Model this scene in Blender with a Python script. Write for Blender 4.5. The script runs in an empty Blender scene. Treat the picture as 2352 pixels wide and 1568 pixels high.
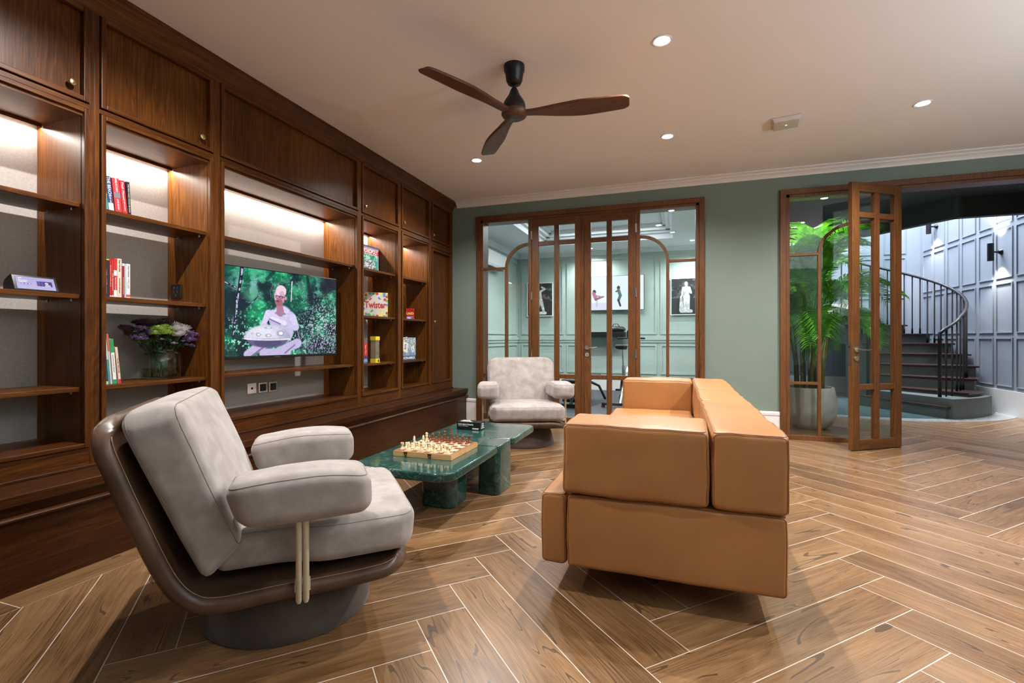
import bpy, bmesh, math, random
import numpy as np
from mathutils import Vector, Matrix, noise
SC = bpy.context.scene
COL = SC.collection
R = random.Random(7)
PI = math.pi

# ------------------------------------------------------------------ camera, world, exposure
cam_d = bpy.data.cameras.new('camera'); cam = bpy.data.objects.new('camera', cam_d); COL.objects.link(cam)
cam_d.sensor_width = 36.0; cam_d.lens = 36.0 * 1113 / 2352
cam_d.shift_y = -7 / 2352; cam_d.clip_start = 0.02
cam.location = (0, 0, 1.03); cam.rotation_euler = (PI / 2, 0, math.atan(381.5 / 1113))
SC.camera = cam
SC.view_settings.view_transform = 'Standard'; SC.view_settings.look = 'None'
SC.view_settings.gamma = 1.0; SC.view_settings.use_curve_mapping = False
SC.view_settings.exposure = 0.0
try:
    SC.cycles.use_denoising = True
    SC.cycles.max_bounces = 10; SC.cycles.diffuse_bounces = 6; SC.cycles.glossy_bounces = 5
    SC.cycles.transparent_max_bounces = 16; SC.cycles.transmission_bounces = 8
    SC.cycles.sample_clamp_indirect = 6.0
    SC.cycles.caustics_reflective = False; SC.cycles.caustics_refractive = False
except Exception: pass
W = bpy.data.worlds.new('world'); SC.world = W; W.use_nodes = True
W.node_tree.nodes['Background'].inputs[0].default_value = (.95, .96, 1, 1)
W.node_tree.nodes['Background'].inputs[1].default_value = .25

H = 2.76          # ceiling height
D = 5.62          # face of the green wall
XF = -2.73        # face of the cabinet run
XB = -3.09        # papered wall behind the shelves

def spot(name, loc, power, angle=120, blend=.6, col=(1, .93, .86), rot=(0, 0, 0), rad=.03):
    l = bpy.data.lights.new(name, 'SPOT'); l.energy = power; l.spot_size = math.radians(angle); l.spot_blend = blend
    l.color = col; l.shadow_soft_size = rad
    o = bpy.data.objects.new(name, l); o.location = loc; o.rotation_euler = rot; COL.objects.link(o); return o
def area(name, loc, power, sx, sy, col=(1, 1, 1), rot=(0, 0, 0), spread=180):
    l = bpy.data.lights.new(name, 'AREA'); l.shape = 'RECTANGLE'; l.size = sx; l.size_y = sy; l.energy = power; l.color = col
    l.spread = math.radians(spread)
    o = bpy.data.objects.new(name, l); o.location = loc; o.rotation_euler = rot; COL.objects.link(o); return o

# downlights of the lounge: the four seen, and two more of the same grid just above the frame
LOUNGE = [(-.087, 2.946, 150), (-.086, 4.357, 150), (-1.851, 4.342, 150), (1.705, 4.354, 190), (-1.85, 1.50, 200), (1.705, 2.70, 230)]
WARM = (1, .955, .915)
for x, y, p in LOUNGE:
    spot('lounge_spot', (x, y, H - .03), p, 150, .7, WARM, rad=.014)
# three fill lights added beside the unseen long wall to brighten the ceiling
for y in (-1.2, .4, 2.0):
    area('ceiling_fill', (3.30, y, 1.52), 84, .16, .16, (.84, .92, 1), (PI, 0, 0))
# window opening added behind the camera to let in soft fill light
pt = area('added_window_portal', (.75, -2.49, 1.35), 1, 4.5, 2.1, (1, 1, 1), (PI / 2, 0, PI)); pt.data.cycles.is_portal = True; pt.rotation_euler = (-PI / 2, 0, 0)
GYM = [(-.28, 7.73), (-1.897, 7.76), (-1.59, 9.3), (.236, 9.1), (-2.8, 6.6), (.2, 6.4)]
for x, y in GYM:
    spot('gym_spot', (x, y, H - .03), 110, 150, .7, (.95, .97, 1.0), rad=.04)
area('gym_ceiling_fill', (-1.2, 7.8, 2.95), 60, 1.8, 1.6, (.9, .95, 1.0))  # soft fill added under the raised gym ceiling, no fitting behind it
for x, y, p in ((1.72, 6.872, 30), (1.744, 8.25, 22), (1.30, 6.30, 120)):
    spot('hall_spot', (x, y, H - .03), p, 130, .7, (1, .95, .9), rad=.03)
# the stairwell is lit from the floor above
area('stairwell_light', (2.9, 9.2, 5.3), 700, 2.2, 2.4, (.86, .91, 1.0))
# ------------------------------------------------------------------ objects, tags
def _link(o, parent=None):
    COL.objects.link(o)
    if parent is not None: o.parent = parent
    return o
def tag(o, label, cat, group=None, kind=None):
    if label: o['label'] = label
    if cat: o['category'] = cat
    if group: o['group'] = group
    if kind: o['kind'] = kind
    return o
def thing(name, label, cat, loc=(0, 0, 0), rz=0, group=None):
    o = bpy.data.objects.new(name, None); o.location = loc; o.rotation_euler = (0, 0, rz); o.empty_display_size = .1
    _link(o); return tag(o, label, cat, group)
def structure(o): o['kind'] = 'structure'; return o
def copy_tree(o, parent=None, label=None):
    c = o.copy(); _link(c, parent)
    if label: c['label'] = label
    for ch in list(o.children): copy_tree(ch, c)
    return c

class MB:
    """collects shapes and links them as one mesh object"""
    def __init__(s): s.v = []; s.f = []; s.m = []
    def add(s, vs, fs, mi=0):
        n = len(s.v); s.v += [tuple(v) for v in vs]; s.f += [tuple(i + n for i in f) for f in fs]; s.m += [mi] * len(fs); return s
    def box(s, x0, x1, y0, y1, z0, z1, mi=0):
        x0, x1 = sorted((x0, x1)); y0, y1 = sorted((y0, y1)); z0, z1 = sorted((z0, z1))
        vs = [(x, y, z) for z in (z0, z1) for y in (y0, y1) for x in (x0, x1)]
        return s.add(vs, [(0, 2, 3, 1), (4, 5, 7, 6), (0, 1, 5, 4), (2, 6, 7, 3), (0, 4, 6, 2), (1, 3, 7, 5)], mi)
    def prism(s, pts, a, b, axis='z', mi=0):
        """polygon pts (2d, ccw) extruded from a to b along axis"""
        f = {'z': lambda p, t: (p[0], p[1], t), 'y': lambda p, t: (p[0], t, p[1]), 'x': lambda p, t: (t, p[0], p[1])}[axis]
        n = len(pts); vs = [f(p, a) for p in pts] + [f(p, b) for p in pts]
        fs = [tuple(range(n))[::-1], tuple(range(n, 2 * n))] + [(i, (i + 1) % n, n + (i + 1) % n, n + i) for i in range(n)]
        return s.add(vs, fs, mi)
    def lathe(s, prof, c=(0, 0, 0), n=24, mi=0, squash=(1, 1)):
        vs = []; fs = []
        for r, z in prof:
            for k in range(n):
                t = 2 * PI * k / n; vs.append((c[0] + squash[0] * r * math.cos(t), c[1] + squash[1] * r * math.sin(t), c[2] + z))
        for i in range(len(prof) - 1):
            for k in range(n):
                a = i * n + k; b = i * n + (k + 1) % n; fs.append((a, b, b + n, a + n))
        if prof[0][0] > 1e-6: fs.append(tuple(range(n))[::-1])
        if prof[-1][0] > 1e-6: fs.append(tuple(range((len(prof) - 1) * n, len(prof) * n)))
        return s.add(vs, fs, mi)
    def tube(s, pts, r, n=8, mi=0, closed=False, cap=True):
        pts = [Vector(p) for p in pts]; N = len(pts); rs = r if isinstance(r, (list, tuple)) else [r] * N
        up = None; rings = []
        for i, p in enumerate(pts):
            a = pts[(i - 1) % N] if (i or closed) else p; b = pts[(i + 1) % N] if (i < N - 1 or closed) else p
            t = (b - a).normalized() if (b - a).length > 1e-9 else Vector((0, 0, 1))
            if up is None:
                up = Vector((0, 0, 1)) if abs(t.z) < .9 else Vector((1, 0, 0))
            u = (up - t * up.dot(t))
            if u.length < 1e-5: u = Vector((1, 0, 0)) - t * t.x
            u.normalize(); w = t.cross(u); up = u
            rings.append([p + (u * math.cos(2 * PI * k / n) + w * math.sin(2 * PI * k / n)) * rs[i] for k in range(n)])
        vs = [v for ring in rings for v in ring]; fs = []
        M = N if closed else N - 1
        for i in range(M):
            for k in range(n):
                a = i * n + k; b = i * n + (k + 1) % n; j = ((i + 1) % N) * n
                fs.append((a, b, j + (k + 1) % n, j + k))
        if cap and not closed: fs += [tuple(range(n))[::-1], tuple(range((N - 1) * n, N * n))]
        return s.add(vs, fs, mi)
    def rbox(s, hx, hy, hz, r, seg=(6, 6, 6), fn=None, mi=0, puff=0, arc=4):
        """rounded box with half sizes hx,hy,hz; fn maps local point to world"""
        h = (hx, hy, hz); r = min(r, hx * .999, hy * .999, hz * .999)
        ax = []
        for a in range(3):
            inner = h[a] - r
            L = [inner + r * math.tan(k * PI / 4 / arc) for k in range(1, arc + 1)]
            mid = [inner * (2 * i / seg[a] - 1) for i in range(seg[a] + 1)]
            ax.append([-q for q in reversed(L)] + mid + L)
        idx = {}; vs = []; fs = []
        def pt(i, j, k):
            key = (i, j, k)
            if key in idx: return idx[key]
            p = [ax[0][i], ax[1][j], ax[2][k]]
            q = [max(-(h[a] - r), min(h[a] - r, p[a])) for a in range(3)]
            d = Vector([p[a] - q[a] for a in range(3)])
            L = d.length
            o = Vector(q) + (d * (r / L) if L > 1e-9 else d)
            if puff:
                for a in range(3):
                    b, c = (a + 1) % 3, (a + 2) % 3
                    if abs(p[a]) > h[a] - 1e-6:
                        o[a] += math.copysign(puff, p[a]) * (1 - (p[b] / h[b]) ** 2) * (1 - (p[c] / h[c]) ** 2)
            vs.append(tuple(fn(o)) if fn else tuple(o)); idx[key] = len(vs) - 1; return idx[key]
        n = [len(a) - 1 for a in ax]
        for i in range(n[0]):
            for j in range(n[1]):
                fs.append((pt(i, j, 0), pt(i, j + 1, 0), pt(i + 1, j + 1, 0), pt(i + 1, j, 0)))
                fs.append((pt(i, j, n[2]), pt(i + 1, j, n[2]), pt(i + 1, j + 1, n[2]), pt(i, j + 1, n[2])))
        for i in range(n[0]):
            for k in range(n[2]):
                fs.append((pt(i, 0, k), pt(i + 1, 0, k), pt(i + 1, 0, k + 1), pt(i, 0, k + 1)))
                fs.append((pt(i, n[1], k), pt(i, n[1], k + 1), pt(i + 1, n[1], k + 1), pt(i + 1, n[1], k)))
        for j in range(n[1]):
            for k in range(n[2]):
                fs.append((pt(0, j, k), pt(0, j, k + 1), pt(0, j + 1, k + 1), pt(0, j + 1, k)))
                fs.append((pt(n[0], j, k), pt(n[0], j + 1, k), pt(n[0], j + 1, k + 1), pt(n[0], j, k + 1)))
        return s.add(vs, fs, mi)
    def build(s, name, mats, parent=None, bevel=0, smooth=False, seg=2, sub=0, angle=40):
        me = bpy.data.meshes.new(name); me.from_pydata(s.v, [], s.f)
        for m in (mats if isinstance(mats, (list, tuple)) else [mats]): me.materials.append(m)
        me.polygons.foreach_set('material_index', s.m); me.update()
        bm = bmesh.new(); bm.from_mesh(me); bmesh.ops.recalc_face_normals(bm, faces=bm.faces); bm.to_mesh(me); bm.free()
        o = bpy.data.objects.new(name, me); _link(o, parent)
        if bevel:
            b = o.modifiers.new('bevel', 'BEVEL'); b.width = bevel; b.segments = seg; b.limit_method = 'ANGLE'; b.angle_limit = math.radians(angle)
        if sub:
            q = o.modifiers.new('sub', 'SUBSURF'); q.levels = sub; q.render_levels = sub
        if smooth:
            me.polygons.foreach_set('use_smooth', [True] * len(me.polygons))
            if smooth != 'all':
                try: me.set_sharp_from_angle(angle=math.radians(smooth if smooth is not True else 50))
                except Exception: pass
        return o
def bx(name, m, dims, parent=None, bevel=.002):
    return MB().box(*dims).build(name, m, parent, bevel)

def text_mesh(s, size, mat, M, parent, name='lettering', ext=.0004, align='CENTER', sx=1.0, bold=0, width=None):
    """built-in font turned into a mesh; M places it (text lies in its local XY plane)"""
    cu = bpy.data.curves.new(name, 'FONT'); cu.body = s; cu.size = size; cu.extrude = ext; cu.align_x = align; cu.align_y = 'CENTER'
    cu.offset = bold; cu.resolution_u = 2
    t = bpy.data.objects.new(name, cu); COL.objects.link(t)
    bpy.context.view_layer.update()
    me = bpy.data.meshes.new_from_object(t.evaluated_get(bpy.context.evaluated_depsgraph_get()))
    bpy.data.objects.remove(t)
    if width and len(me.vertices):
        xs = [v.co.x for v in me.vertices]; w = max(xs) - min(xs)
        if w > 0: sx = width / w
    me.transform(Matrix.Diagonal((sx, 1, 1, 1))); me.transform(M)
    me.materials.clear(); me.materials.append(mat); me.name = name
    o = bpy.data.objects.new(name, me); return _link(o, parent)
def plane_M(origin, xdir, ydir):
    x = Vector(xdir).normalized(); y = Vector(ydir).normalized(); z = x.cross(y)
    return Matrix((( x[0], y[0], z[0], origin[0]), (x[1], y[1], z[1], origin[1]), (x[2], y[2], z[2], origin[2]), (0, 0, 0, 1)))

# ------------------------------------------------------------------ materials
class X:
    """tiny expression wrapper over shader math nodes"""
    def __init__(s, nt, sock): s.nt = nt; s.s = sock
    def _m(s, op, o=None, o2=None):
        n = s.nt.nodes.new('ShaderNodeMath'); n.operation = op
        for i, v in enumerate((s, o, o2)):
            if v is None: continue
            if isinstance(v, X): s.nt.links.new(v.s, n.inputs[i])
            else: n.inputs[i].default_value = v
        return X(s.nt, n.outputs[0])
    def __add__(s, o): return s._m('ADD', o)
    def __sub__(s, o): return s._m('SUBTRACT', o)
    def __mul__(s, o): return s._m('MULTIPLY', o)
    def __truediv__(s, o): return s._m('DIVIDE', o)
    def floor(s): return s._m('FLOOR')
    def fmod(s, o): return s._m('FLOORED_MODULO', o)
    def lt(s, o): return s._m('LESS_THAN', o)
    def gt(s, o): return s._m('GREATER_THAN', o)
    def mn(s, o): return s._m('MINIMUM', o)
    def mx(s, o): return s._m('MAXIMUM', o)
    def pick(s, a, b):   # s? a : b
        return a * s + b * (s * -1 + 1)
def newmat(name):
    m = bpy.data.materials.new(name); m.use_nodes = True; nt = m.node_tree; b = nt.nodes['Principled BSDF']; return m, nt, b
def setc(b, **k):
    for n, v in k.items():
        n = {'rough': 'Roughness', 'metal': 'Metallic', 'spec': 'Specular IOR Level', 'coat': 'Coat Weight', 'coatr': 'Coat Roughness', 'sheen': 'Sheen Weight', 'trans': 'Transmission Weight', 'ior': 'IOR', 'alpha': 'Alpha', 'sss': 'Subsurface Weight'}[n]
        if n in b.inputs: b.inputs[n].default_value = v
def plain(name, col, **k):
    m, nt, b = newmat(name); b.inputs['Base Color'].default_value = (*col, 1); setc(b, **k); return m
def coords(nt, scale=(1, 1, 1), kind='Object', rot=(0, 0, 0)):
    t = nt.nodes.new('ShaderNodeTexCoord'); mp = nt.nodes.new('ShaderNodeMapping'); mp.inputs['Scale'].default_value = scale
    mp.inputs['Rotation'].default_value = rot
    nt.links.new(t.outputs[kind], mp.inputs[0]); return mp.outputs[0]
def nz(nt, vec, scale=5, detail=4, rough=.55, dist=0):
    n = nt.nodes.new('ShaderNodeTexNoise'); n.inputs['Scale'].default_value = scale; n.inputs['Detail'].default_value = detail
    n.inputs['Roughness'].default_value = rough; n.inputs['Distortion'].default_value = dist; nt.links.new(vec, n.inputs['Vector']); return n.outputs['Fac']
def ramp(nt, fac, stops):
    r = nt.nodes.new('ShaderNodeValToRGB'); e = r.color_ramp.elements
    while len(e) < len(stops): e.new(.5)
    for el, (p, c) in zip(e, stops): el.position = p; el.color = (*c, 1) if len(c) == 3 else c
    nt.links.new(fac, r.inputs[0]); return r.outputs[0]
def mixc(nt, fac, a, b, mode='MIX'):
    n = nt.nodes.new('ShaderNodeMix'); n.data_type = 'RGBA'; n.blend_type = mode
    for i, v in ((0, fac), (6, a), (7, b)):
        if hasattr(v, 'is_linked') or hasattr(v, 'links'): nt.links.new(v, n.inputs[i])
        elif i == 0: n.inputs[0].default_value = v
        else: n.inputs[i].default_value = (*v, 1)
    return n.outputs[2]
def bump(nt, b, hgt, strength=.2, dist=.01):
    n = nt.nodes.new('ShaderNodeBump'); n.inputs['Strength'].default_value = strength; n.inputs['Distance'].default_value = dist
    nt.links.new(hgt, n.inputs['Height']); nt.links.new(n.outputs[0], b.inputs['Normal'])

def wood(name, dark, mid, light, axis='z', rough=.35, scale=1.0, coat=.0, figure=.45, spec=.35):
    m, nt, b = newmat(name)
    st = {'x': (.07, 1, 1), 'y': (1, .07, 1), 'z': (1, 1, .07)}[axis]
    sc = [q * scale for q in st]
    v1 = coords(nt, [q * 9 for q in sc]); big = nz(nt, v1, 1.0, 3, .5, .6)
    # long annual-ring figure: contour lines of a stretched field
    f = X(nt, big) * 18.0
    rings = (X(nt, f.s).fmod(1.0) - .5)._m('ABSOLUTE') * 2
    fine = nz(nt, coords(nt, [q * 120 for q in ({'x': (.03, 1, 1), 'y': (1, .03, 1), 'z': (1, 1, .03)}[axis])]), 1.0, 3, .6)
    tone = nz(nt, coords(nt, [q * 2.2 for q in sc]), 1.0, 2, .5)
    comb = X(nt, rings.s) * (.34 * figure) + X(nt, fine) * .55 + X(nt, tone) * .42 - .05 - .12 * figure
    c = ramp(nt, comb.s, [(.22, dark), (.48, mid), (.78, light)])
    nt.links.new(c, b.inputs['Base Color']); setc(b, rough=rough, coat=coat, coatr=.25, spec=spec)
    bump(nt, b, comb.s, .12, .002)
    return m
def oak3(name, d, mi, l, **k): return {a: wood(name + '_' + a, d, mi, l, a, **k) for a in 'xyz'}
CAB = oak3('cabinet_wood', (.022, .0060, .0010), (.088, .0270, .0040), (.185, .0680, .0110), rough=.36, coat=0, spec=.24)
CAB_LIT = oak3('cabinet_wood_led_lit', (.036, .0095, .0014), (.125, .041, .0062), (.245, .093, .0155), rough=.36, spec=.24)  # cabinet wood lightened: LED light on the side panels put into the colour
BENCHW = oak3('bench_wood', (.016, .0045, .0012), (.048, .0145, .0034), (.095, .034, .0075), rough=.32, spec=.25)
TEAK = oak3('door_teak', (.048, .0165, .005), (.125, .047, .0135), (.205, .084, .026), rough=.4)
CHESSD = wood('walnut_piece', (.05, .012, .004), (.20, .058, .02), (.32, .11, .04), 'z', .35, 3)
CHESSL = plain('boxwood_piece', (.80, .66, .43), rough=.4)

def floor_mat():
    m, nt, b = newmat('herringbone_floor')
    t = nt.nodes.new('ShaderNodeTexCoord'); sp = nt.nodes.new('ShaderNodeSeparateXYZ'); nt.links.new(t.outputs['Object'], sp.inputs[0])
    x, y = X(nt, sp.outputs[0]), X(nt, sp.outputs[1]); w = .1905; q = 1 / (w * math.sqrt(2)); n = 6
    def plank(x, y):
        u = (x + y) * q + (.555 + 120); v = (y - x) * q + (.83 + 120)
        fu, fv = u.floor(), v.floor(); k = (fu - fv).fmod(2 * n)
        ru, rv = u - fu, v - fv; hz = k.lt(n - .5)
        al = hz.pick(ru + k, rv + (k * -1 + (2 * n - 1))); ac = hz.pick(rv, ru)
        i1 = hz.pick(fu - k, fu); i2 = hz.pick(fv, fv - (k * -1 + (2 * n - 1)))
        return al, ac, i1 * 7.13 + i2 * 3.71 + hz * 31
    al, ac, idn = plank(x, y)
    # straight border course along the platform bench
    bord = x.lt(-2.38)
    al = bord.pick((y * (1 / w) + 60).fmod(6.0), al); ac = bord.pick((x + 2.38) * (1 / w) + 1, ac); idn = bord.pick(((y * (1 / w) + 60) / 6).floor() * 5.1, idn)
    edge = (ac.mn(ac * -1 + 1)).mn(al.mn(al * -1 + n))
    grout = edge.lt(.0088)
    cv = nt.nodes.new('ShaderNodeCombineXYZ')
    nt.links.new((al * .16).s, cv.inputs[0]); nt.links.new(ac.s, cv.inputs[1]); nt.links.new((idn * 1.37).s, cv.inputs[2])
    def mp(vec, s):
        p = nt.nodes.new('ShaderNodeMapping'); p.inputs['Scale'].default_value = s; nt.links.new(vec, p.inputs[0]); return p.outputs[0]
    base = nz(nt, mp(cv.outputs[0], (.9, 1.5, 1)), 1.0, 2, .4, .5)
    rings = (X(nt, base) * 13).fmod(1.0)
    line = rings.gt(.88) * nz_gt(nt, mp(cv.outputs[0], (3, 2.0, 1)), .52)
    fib = nz(nt, mp(cv.outputs[0], (6, 130, 1)), 1.0, 5, .75, .2)
    tone = nz(nt, mp(cv.outputs[0], (.9, .7, .5)), 1.0, 1, .5)
    pid = nt.nodes.new('ShaderNodeTexWhiteNoise'); pid.noise_dimensions = '1D'; nt.links.new(idn.s, pid.inputs['W'])
    comb = X(nt, fib) * .72 + X(nt, tone) * .30 + (rings - .5)._m('ABSOLUTE') * .16 + X(nt, pid.outputs[0]) * .08 - .15
    c = ramp(nt, comb.s, [(.28, (.062, .028, .010)), (.44, (.225, .120, .050)), (.64, (.38, .232, .116))])
    c = mixc(nt, (line * .72).s, c, (.045, .026, .016))
    c = mixc(nt, grout.s, c, (.62, .56, .49))
    nt.links.new(c, b.inputs['Base Color'])
    setc(b, rough=.3, spec=.5)
    rr = (X(nt, fib) * .16 + .22); nt.links.new((grout.pick(rr * 0 + .6, rr)).s, b.inputs['Roughness'])
    bump(nt, b, (X(nt, fib) * .6 - grout * .6).s, .12, .002)
    return m
def nz_gt(nt, vec, th):
    return X(nt, nz(nt, vec, 1.0, 2, .5)).gt(th)
FLOOR = floor_mat()

def mottled(name, a, bcol, scale=6, rough=.9, bumps=(300, .15, .001), sheen=0, detail=4, **k):
    m, nt, b = newmat(name)
    c = ramp(nt, nz(nt, coords(nt), scale, detail, .55), [(.35, a), (.68, bcol)]); nt.links.new(c, b.inputs['Base Color'])
    setc(b, rough=rough, sheen=sheen, **k)
    if bumps: bump(nt, b, nz(nt, coords(nt), bumps[0], 3), bumps[1], bumps[2])
    return m
PAINT_G = mottled('sage_green_paint', (.158, .204, .172), (.172, .220, .187), 2, .75, (60, .05, .002))
CEIL = mottled('ceiling_paint', (.87, .855, .87), (.89, .875, .89), 1.2, .9, (25, .04, .003))
WHITE = mottled('white_trim_paint', (.74, .71, .69), (.77, .745, .72), 3, .5, None)
PAPER = mottled('wallpaper_beige', (.42, .385, .36), (.50, .46, .43), 90, .9, (220, .25, .002), detail=6)
SUEDE = mottled('greige_suede', (.27, .236, .220), (.385, .345, .328), 13, .9, (220, .12, .001), sheen=.25, detail=6)
SUEDE_D = mottled('taupe_suede_base', (.050, .034, .026), (.080, .058, .046), 9, .9, (220, .12, .001), sheen=.15)
SEAM = plain('suede_seam', (.235, .20, .185), rough=.9, spec=.1)
LEATHER = mottled('tan_leather', (.37, .164, .052), (.42, .194, .064), 3, .42, (260, .10, .0012), coat=.08)
LEATHER_S = plain('tan_leather_seam', (.22, .085, .028), rough=.6)
LEATHER_B = mottled('brown_leather', (.058, .029, .016), (.115, .064, .038), 7, .38, (200, .12, .001))
STITCH = plain('stitching', (.30, .21, .14), rough=.8)
BLACKM = plain('black_metal', (.012, .012, .014), rough=.35, metal=.3)
BALM = plain('baluster_black', (.005, .005, .006), rough=.6, spec=.12)
RAILM = plain('rail_black', (.006, .006, .008), rough=.38, spec=.35)
BLACKP = plain('black_plastic', (.012, .012, .013), rough=.45)
DARKGAP = plain('dark_plinth', (.012, .010, .009), rough=.7)
CHROME = plain('chrome', (.72, .70, .68), rough=.12, metal=1)
STEEL = plain('satin_steel', (.42, .42, .43), rough=.3, metal=1)
BRASS = plain('brass', (.72, .56, .30), rough=.22, metal=1)
CREAM = plain('cream_powder_coat', (.52, .46, .33), rough=.35)
WHITEP = plain('white_plastic', (.78, .78, .78), rough=.4)
GYMFL = mottled('gym_rubber', (.040, .045, .056), (.060, .066, .080), 40, .5, (200, .1, .001))
def emit(name, col, s):
    m = bpy.data.materials.new(name); m.use_nodes = True; nt = m.node_tree; nt.nodes.clear()
    e = nt.nodes.new('ShaderNodeEmission'); o = nt.nodes.new('ShaderNodeOutputMaterial'); e.inputs[0].default_value = (*col, 1); e.inputs[1].default_value = s
    nt.links.new(e.outputs[0], o.inputs[0]); return m
LAMPW = emit('lamp_white', (1, .96, .92), 30)
LEDW = emit('led_white', (1, .93, .86), 7)
def glass_mat(name='pane_glass', tint=(.93, .96, .95), refl=1.0):
    m = bpy.data.materials.new(name); m.use_nodes = True; nt = m.node_tree; nt.nodes.clear()
    o = nt.nodes.new('ShaderNodeOutputMaterial'); mx = nt.nodes.new('ShaderNodeMixShader'); lw = nt.nodes.new('ShaderNodeLayerWeight'); lw.inputs['Blend'].default_value = .5
    fr = nt.nodes.new('ShaderNodeMapRange'); fr.inputs[3].default_value = .035; fr.inputs[4].default_value = 1.0
    nt.links.new(X(nt, lw.outputs['Facing'])._m('POWER', 5.0).s, fr.inputs[0])
    tr = nt.nodes.new('ShaderNodeBsdfTransparent'); tr.inputs[0].default_value = (*tint, 1)
    gl = nt.nodes.new('ShaderNodeBsdfGlossy'); gl.inputs['Roughness'].default_value = .0; gl.inputs['Color'].default_value = (refl, refl, refl, 1)
    nt.links.new(fr.outputs[0], mx.inputs[0]); nt.links.new(tr.outputs[0], mx.inputs[1]); nt.links.new(gl.outputs[0], mx.inputs[2]); nt.links.new(mx.outputs[0], o.inputs[0])
    return m
GLASS = glass_mat()
def marble(name, dark, mid, vein, rough=.12, scale=1.0):
    m, nt, b = newmat(name)
    v = coords(nt, (scale * 1.0, scale * 1.6, scale * 1.2))
    n1 = nz(nt, v, 22, 8, .75, .8); n2 = nz(nt, v, 70, 6, .75, .6); n3 = nz(nt, v, 3.5, 6, .6, 2.2)
    c = ramp(nt, (X(nt, n1) * .5 + X(nt, n2) * .5).s, [(.40, dark), (.52, mid), (.62, tuple(q * 1.7 for q in mid))])
    vn = (X(nt, n3) - .5)._m('ABSOLUTE').lt(.008) * nz_gt(nt, v, .45)
    c = mixc(nt, (vn * .45).s, c, vein); nt.links.new(c, b.inputs['Base Color']); setc(b, rough=rough, coat=.3, coatr=.06)
    return m
MARBLE = marble('green_marble', (.004, .019, .017), (.018, .068, .058), (.16, .26, .235))
MARBLE_B = marble('blue_green_marble', (.04, .085, .095), (.085, .15, .16), (.5, .6, .6), .15, .6)
MARBLE_W = marble('white_marble', (.30, .32, .31), (.42, .44, .43), (.3, .34, .33), .2, .6)

def vcol_mat(name, emission=0.0, rough=.5):
    m, nt, b = newmat(name); a = nt.nodes.new('ShaderNodeVertexColor'); a.layer_name = 'Col'
    if emission:
        b.inputs['Base Color'].default_value = (.01, .01, .01, 1); nt.links.new(a.outputs[0], b.inputs['Emission Color']); b.inputs['Emission Strength'].default_value = emission
    else: nt.links.new(a.outputs[0], b.inputs['Base Color'])
    setc(b, rough=rough); return m
PRINT = vcol_mat('printed_card', 0, .45)
SCREEN = vcol_mat('lit_screen', 1.0, .25)
def lin(c):
    c = np.asarray(c, float) / 255.0; return np.where(c <= .04045, c / 12.92, ((c + .055) / 1.055) ** 2.4)
def printed(name, w, h, nx, ny, func, M, mat, parent):
    """a flat printed picture: a grid whose points carry the print's colours; func(U,V) -> srgb 0..255, U right 0..1, V up 0..1"""
    U, V = np.meshgrid(np.linspace(0, 1, nx), np.linspace(0, 1, ny))
    rgb = lin(np.clip(func(U, V), 0, 255)).reshape(-1, 3)
    co = np.stack([(U.ravel() - .5) * w, (V.ravel() - .5) * h, np.zeros(nx * ny)], 1)
    me = bpy.data.meshes.new(name); me.vertices.add(nx * ny); me.vertices.foreach_set('co', co.ravel())
    i, j = np.meshgrid(np.arange(nx - 1), np.arange(ny - 1)); a = (j * nx + i).ravel()
    q = np.stack([a, a + 1, a + 1 + nx, a + nx], 1).ravel(); nf = len(a)
    me.loops.add(nf * 4); me.loops.foreach_set('vertex_index', q); me.polygons.add(nf)
    me.polygons.foreach_set('loop_start', np.arange(nf) * 4); me.polygons.foreach_set('loop_total', np.full(nf, 4)); me.update(calc_edges=True)
    ca = me.color_attributes.new('Col', 'FLOAT_COLOR', 'POINT')
    ca.data.foreach_set('color', np.concatenate([rgb, np.ones((nx * ny, 1))], 1).astype(np.float32).ravel())
    me.materials.append(mat); me.transform(M)
    o = bpy.data.objects.new(name, me); return _link(o, parent)
def vnoise(U, V, fx, fy, seed=0, oct=4):
    out = np.zeros_like(U); amp = 1.0; tot = 0
    for o in range(oct):
        rs = np.random.RandomState(seed + o * 17); gx, gy = int(fx * 2 ** o) + 2, int(fy * 2 ** o) + 2; g = rs.rand(gy + 1, gx + 1)
        x = U * fx * 2 ** o; y = V * fy * 2 ** o; xi = np.clip(x.astype(int), 0, gx - 1); yi = np.clip(y.astype(int), 0, gy - 1)
        xf = x - xi; yf = y - yi; xf = xf * xf * (3 - 2 * xf); yf = yf * yf * (3 - 2 * yf)
        out += amp * ((g[yi, xi] * (1 - xf) + g[yi, xi + 1] * xf) * (1 - yf) + (g[yi + 1, xi] * (1 - xf) + g[yi + 1, xi + 1] * xf) * yf)
        tot += amp; amp *= .55
    return out / tot
def sstep(a, b, x): t = np.clip((x - a) / (b - a), 0, 1); return t * t * (3 - 2 * t)
def put(img, mask, col):
    m = np.clip(mask, 0, 1)[..., None]; return img * (1 - m) + np.asarray(col, float) * m
def ell(U, V, cx, cy, rx, ry, rot=0, soft=.08):
    c, s = math.cos(rot), math.sin(rot); x = (U - cx) * c + (V - cy) * s; y = -(U - cx) * s + (V - cy) * c
    return 1 - sstep(1 - soft, 1 + soft, np.sqrt((x / rx) ** 2 + (y / ry) ** 2))
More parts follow.
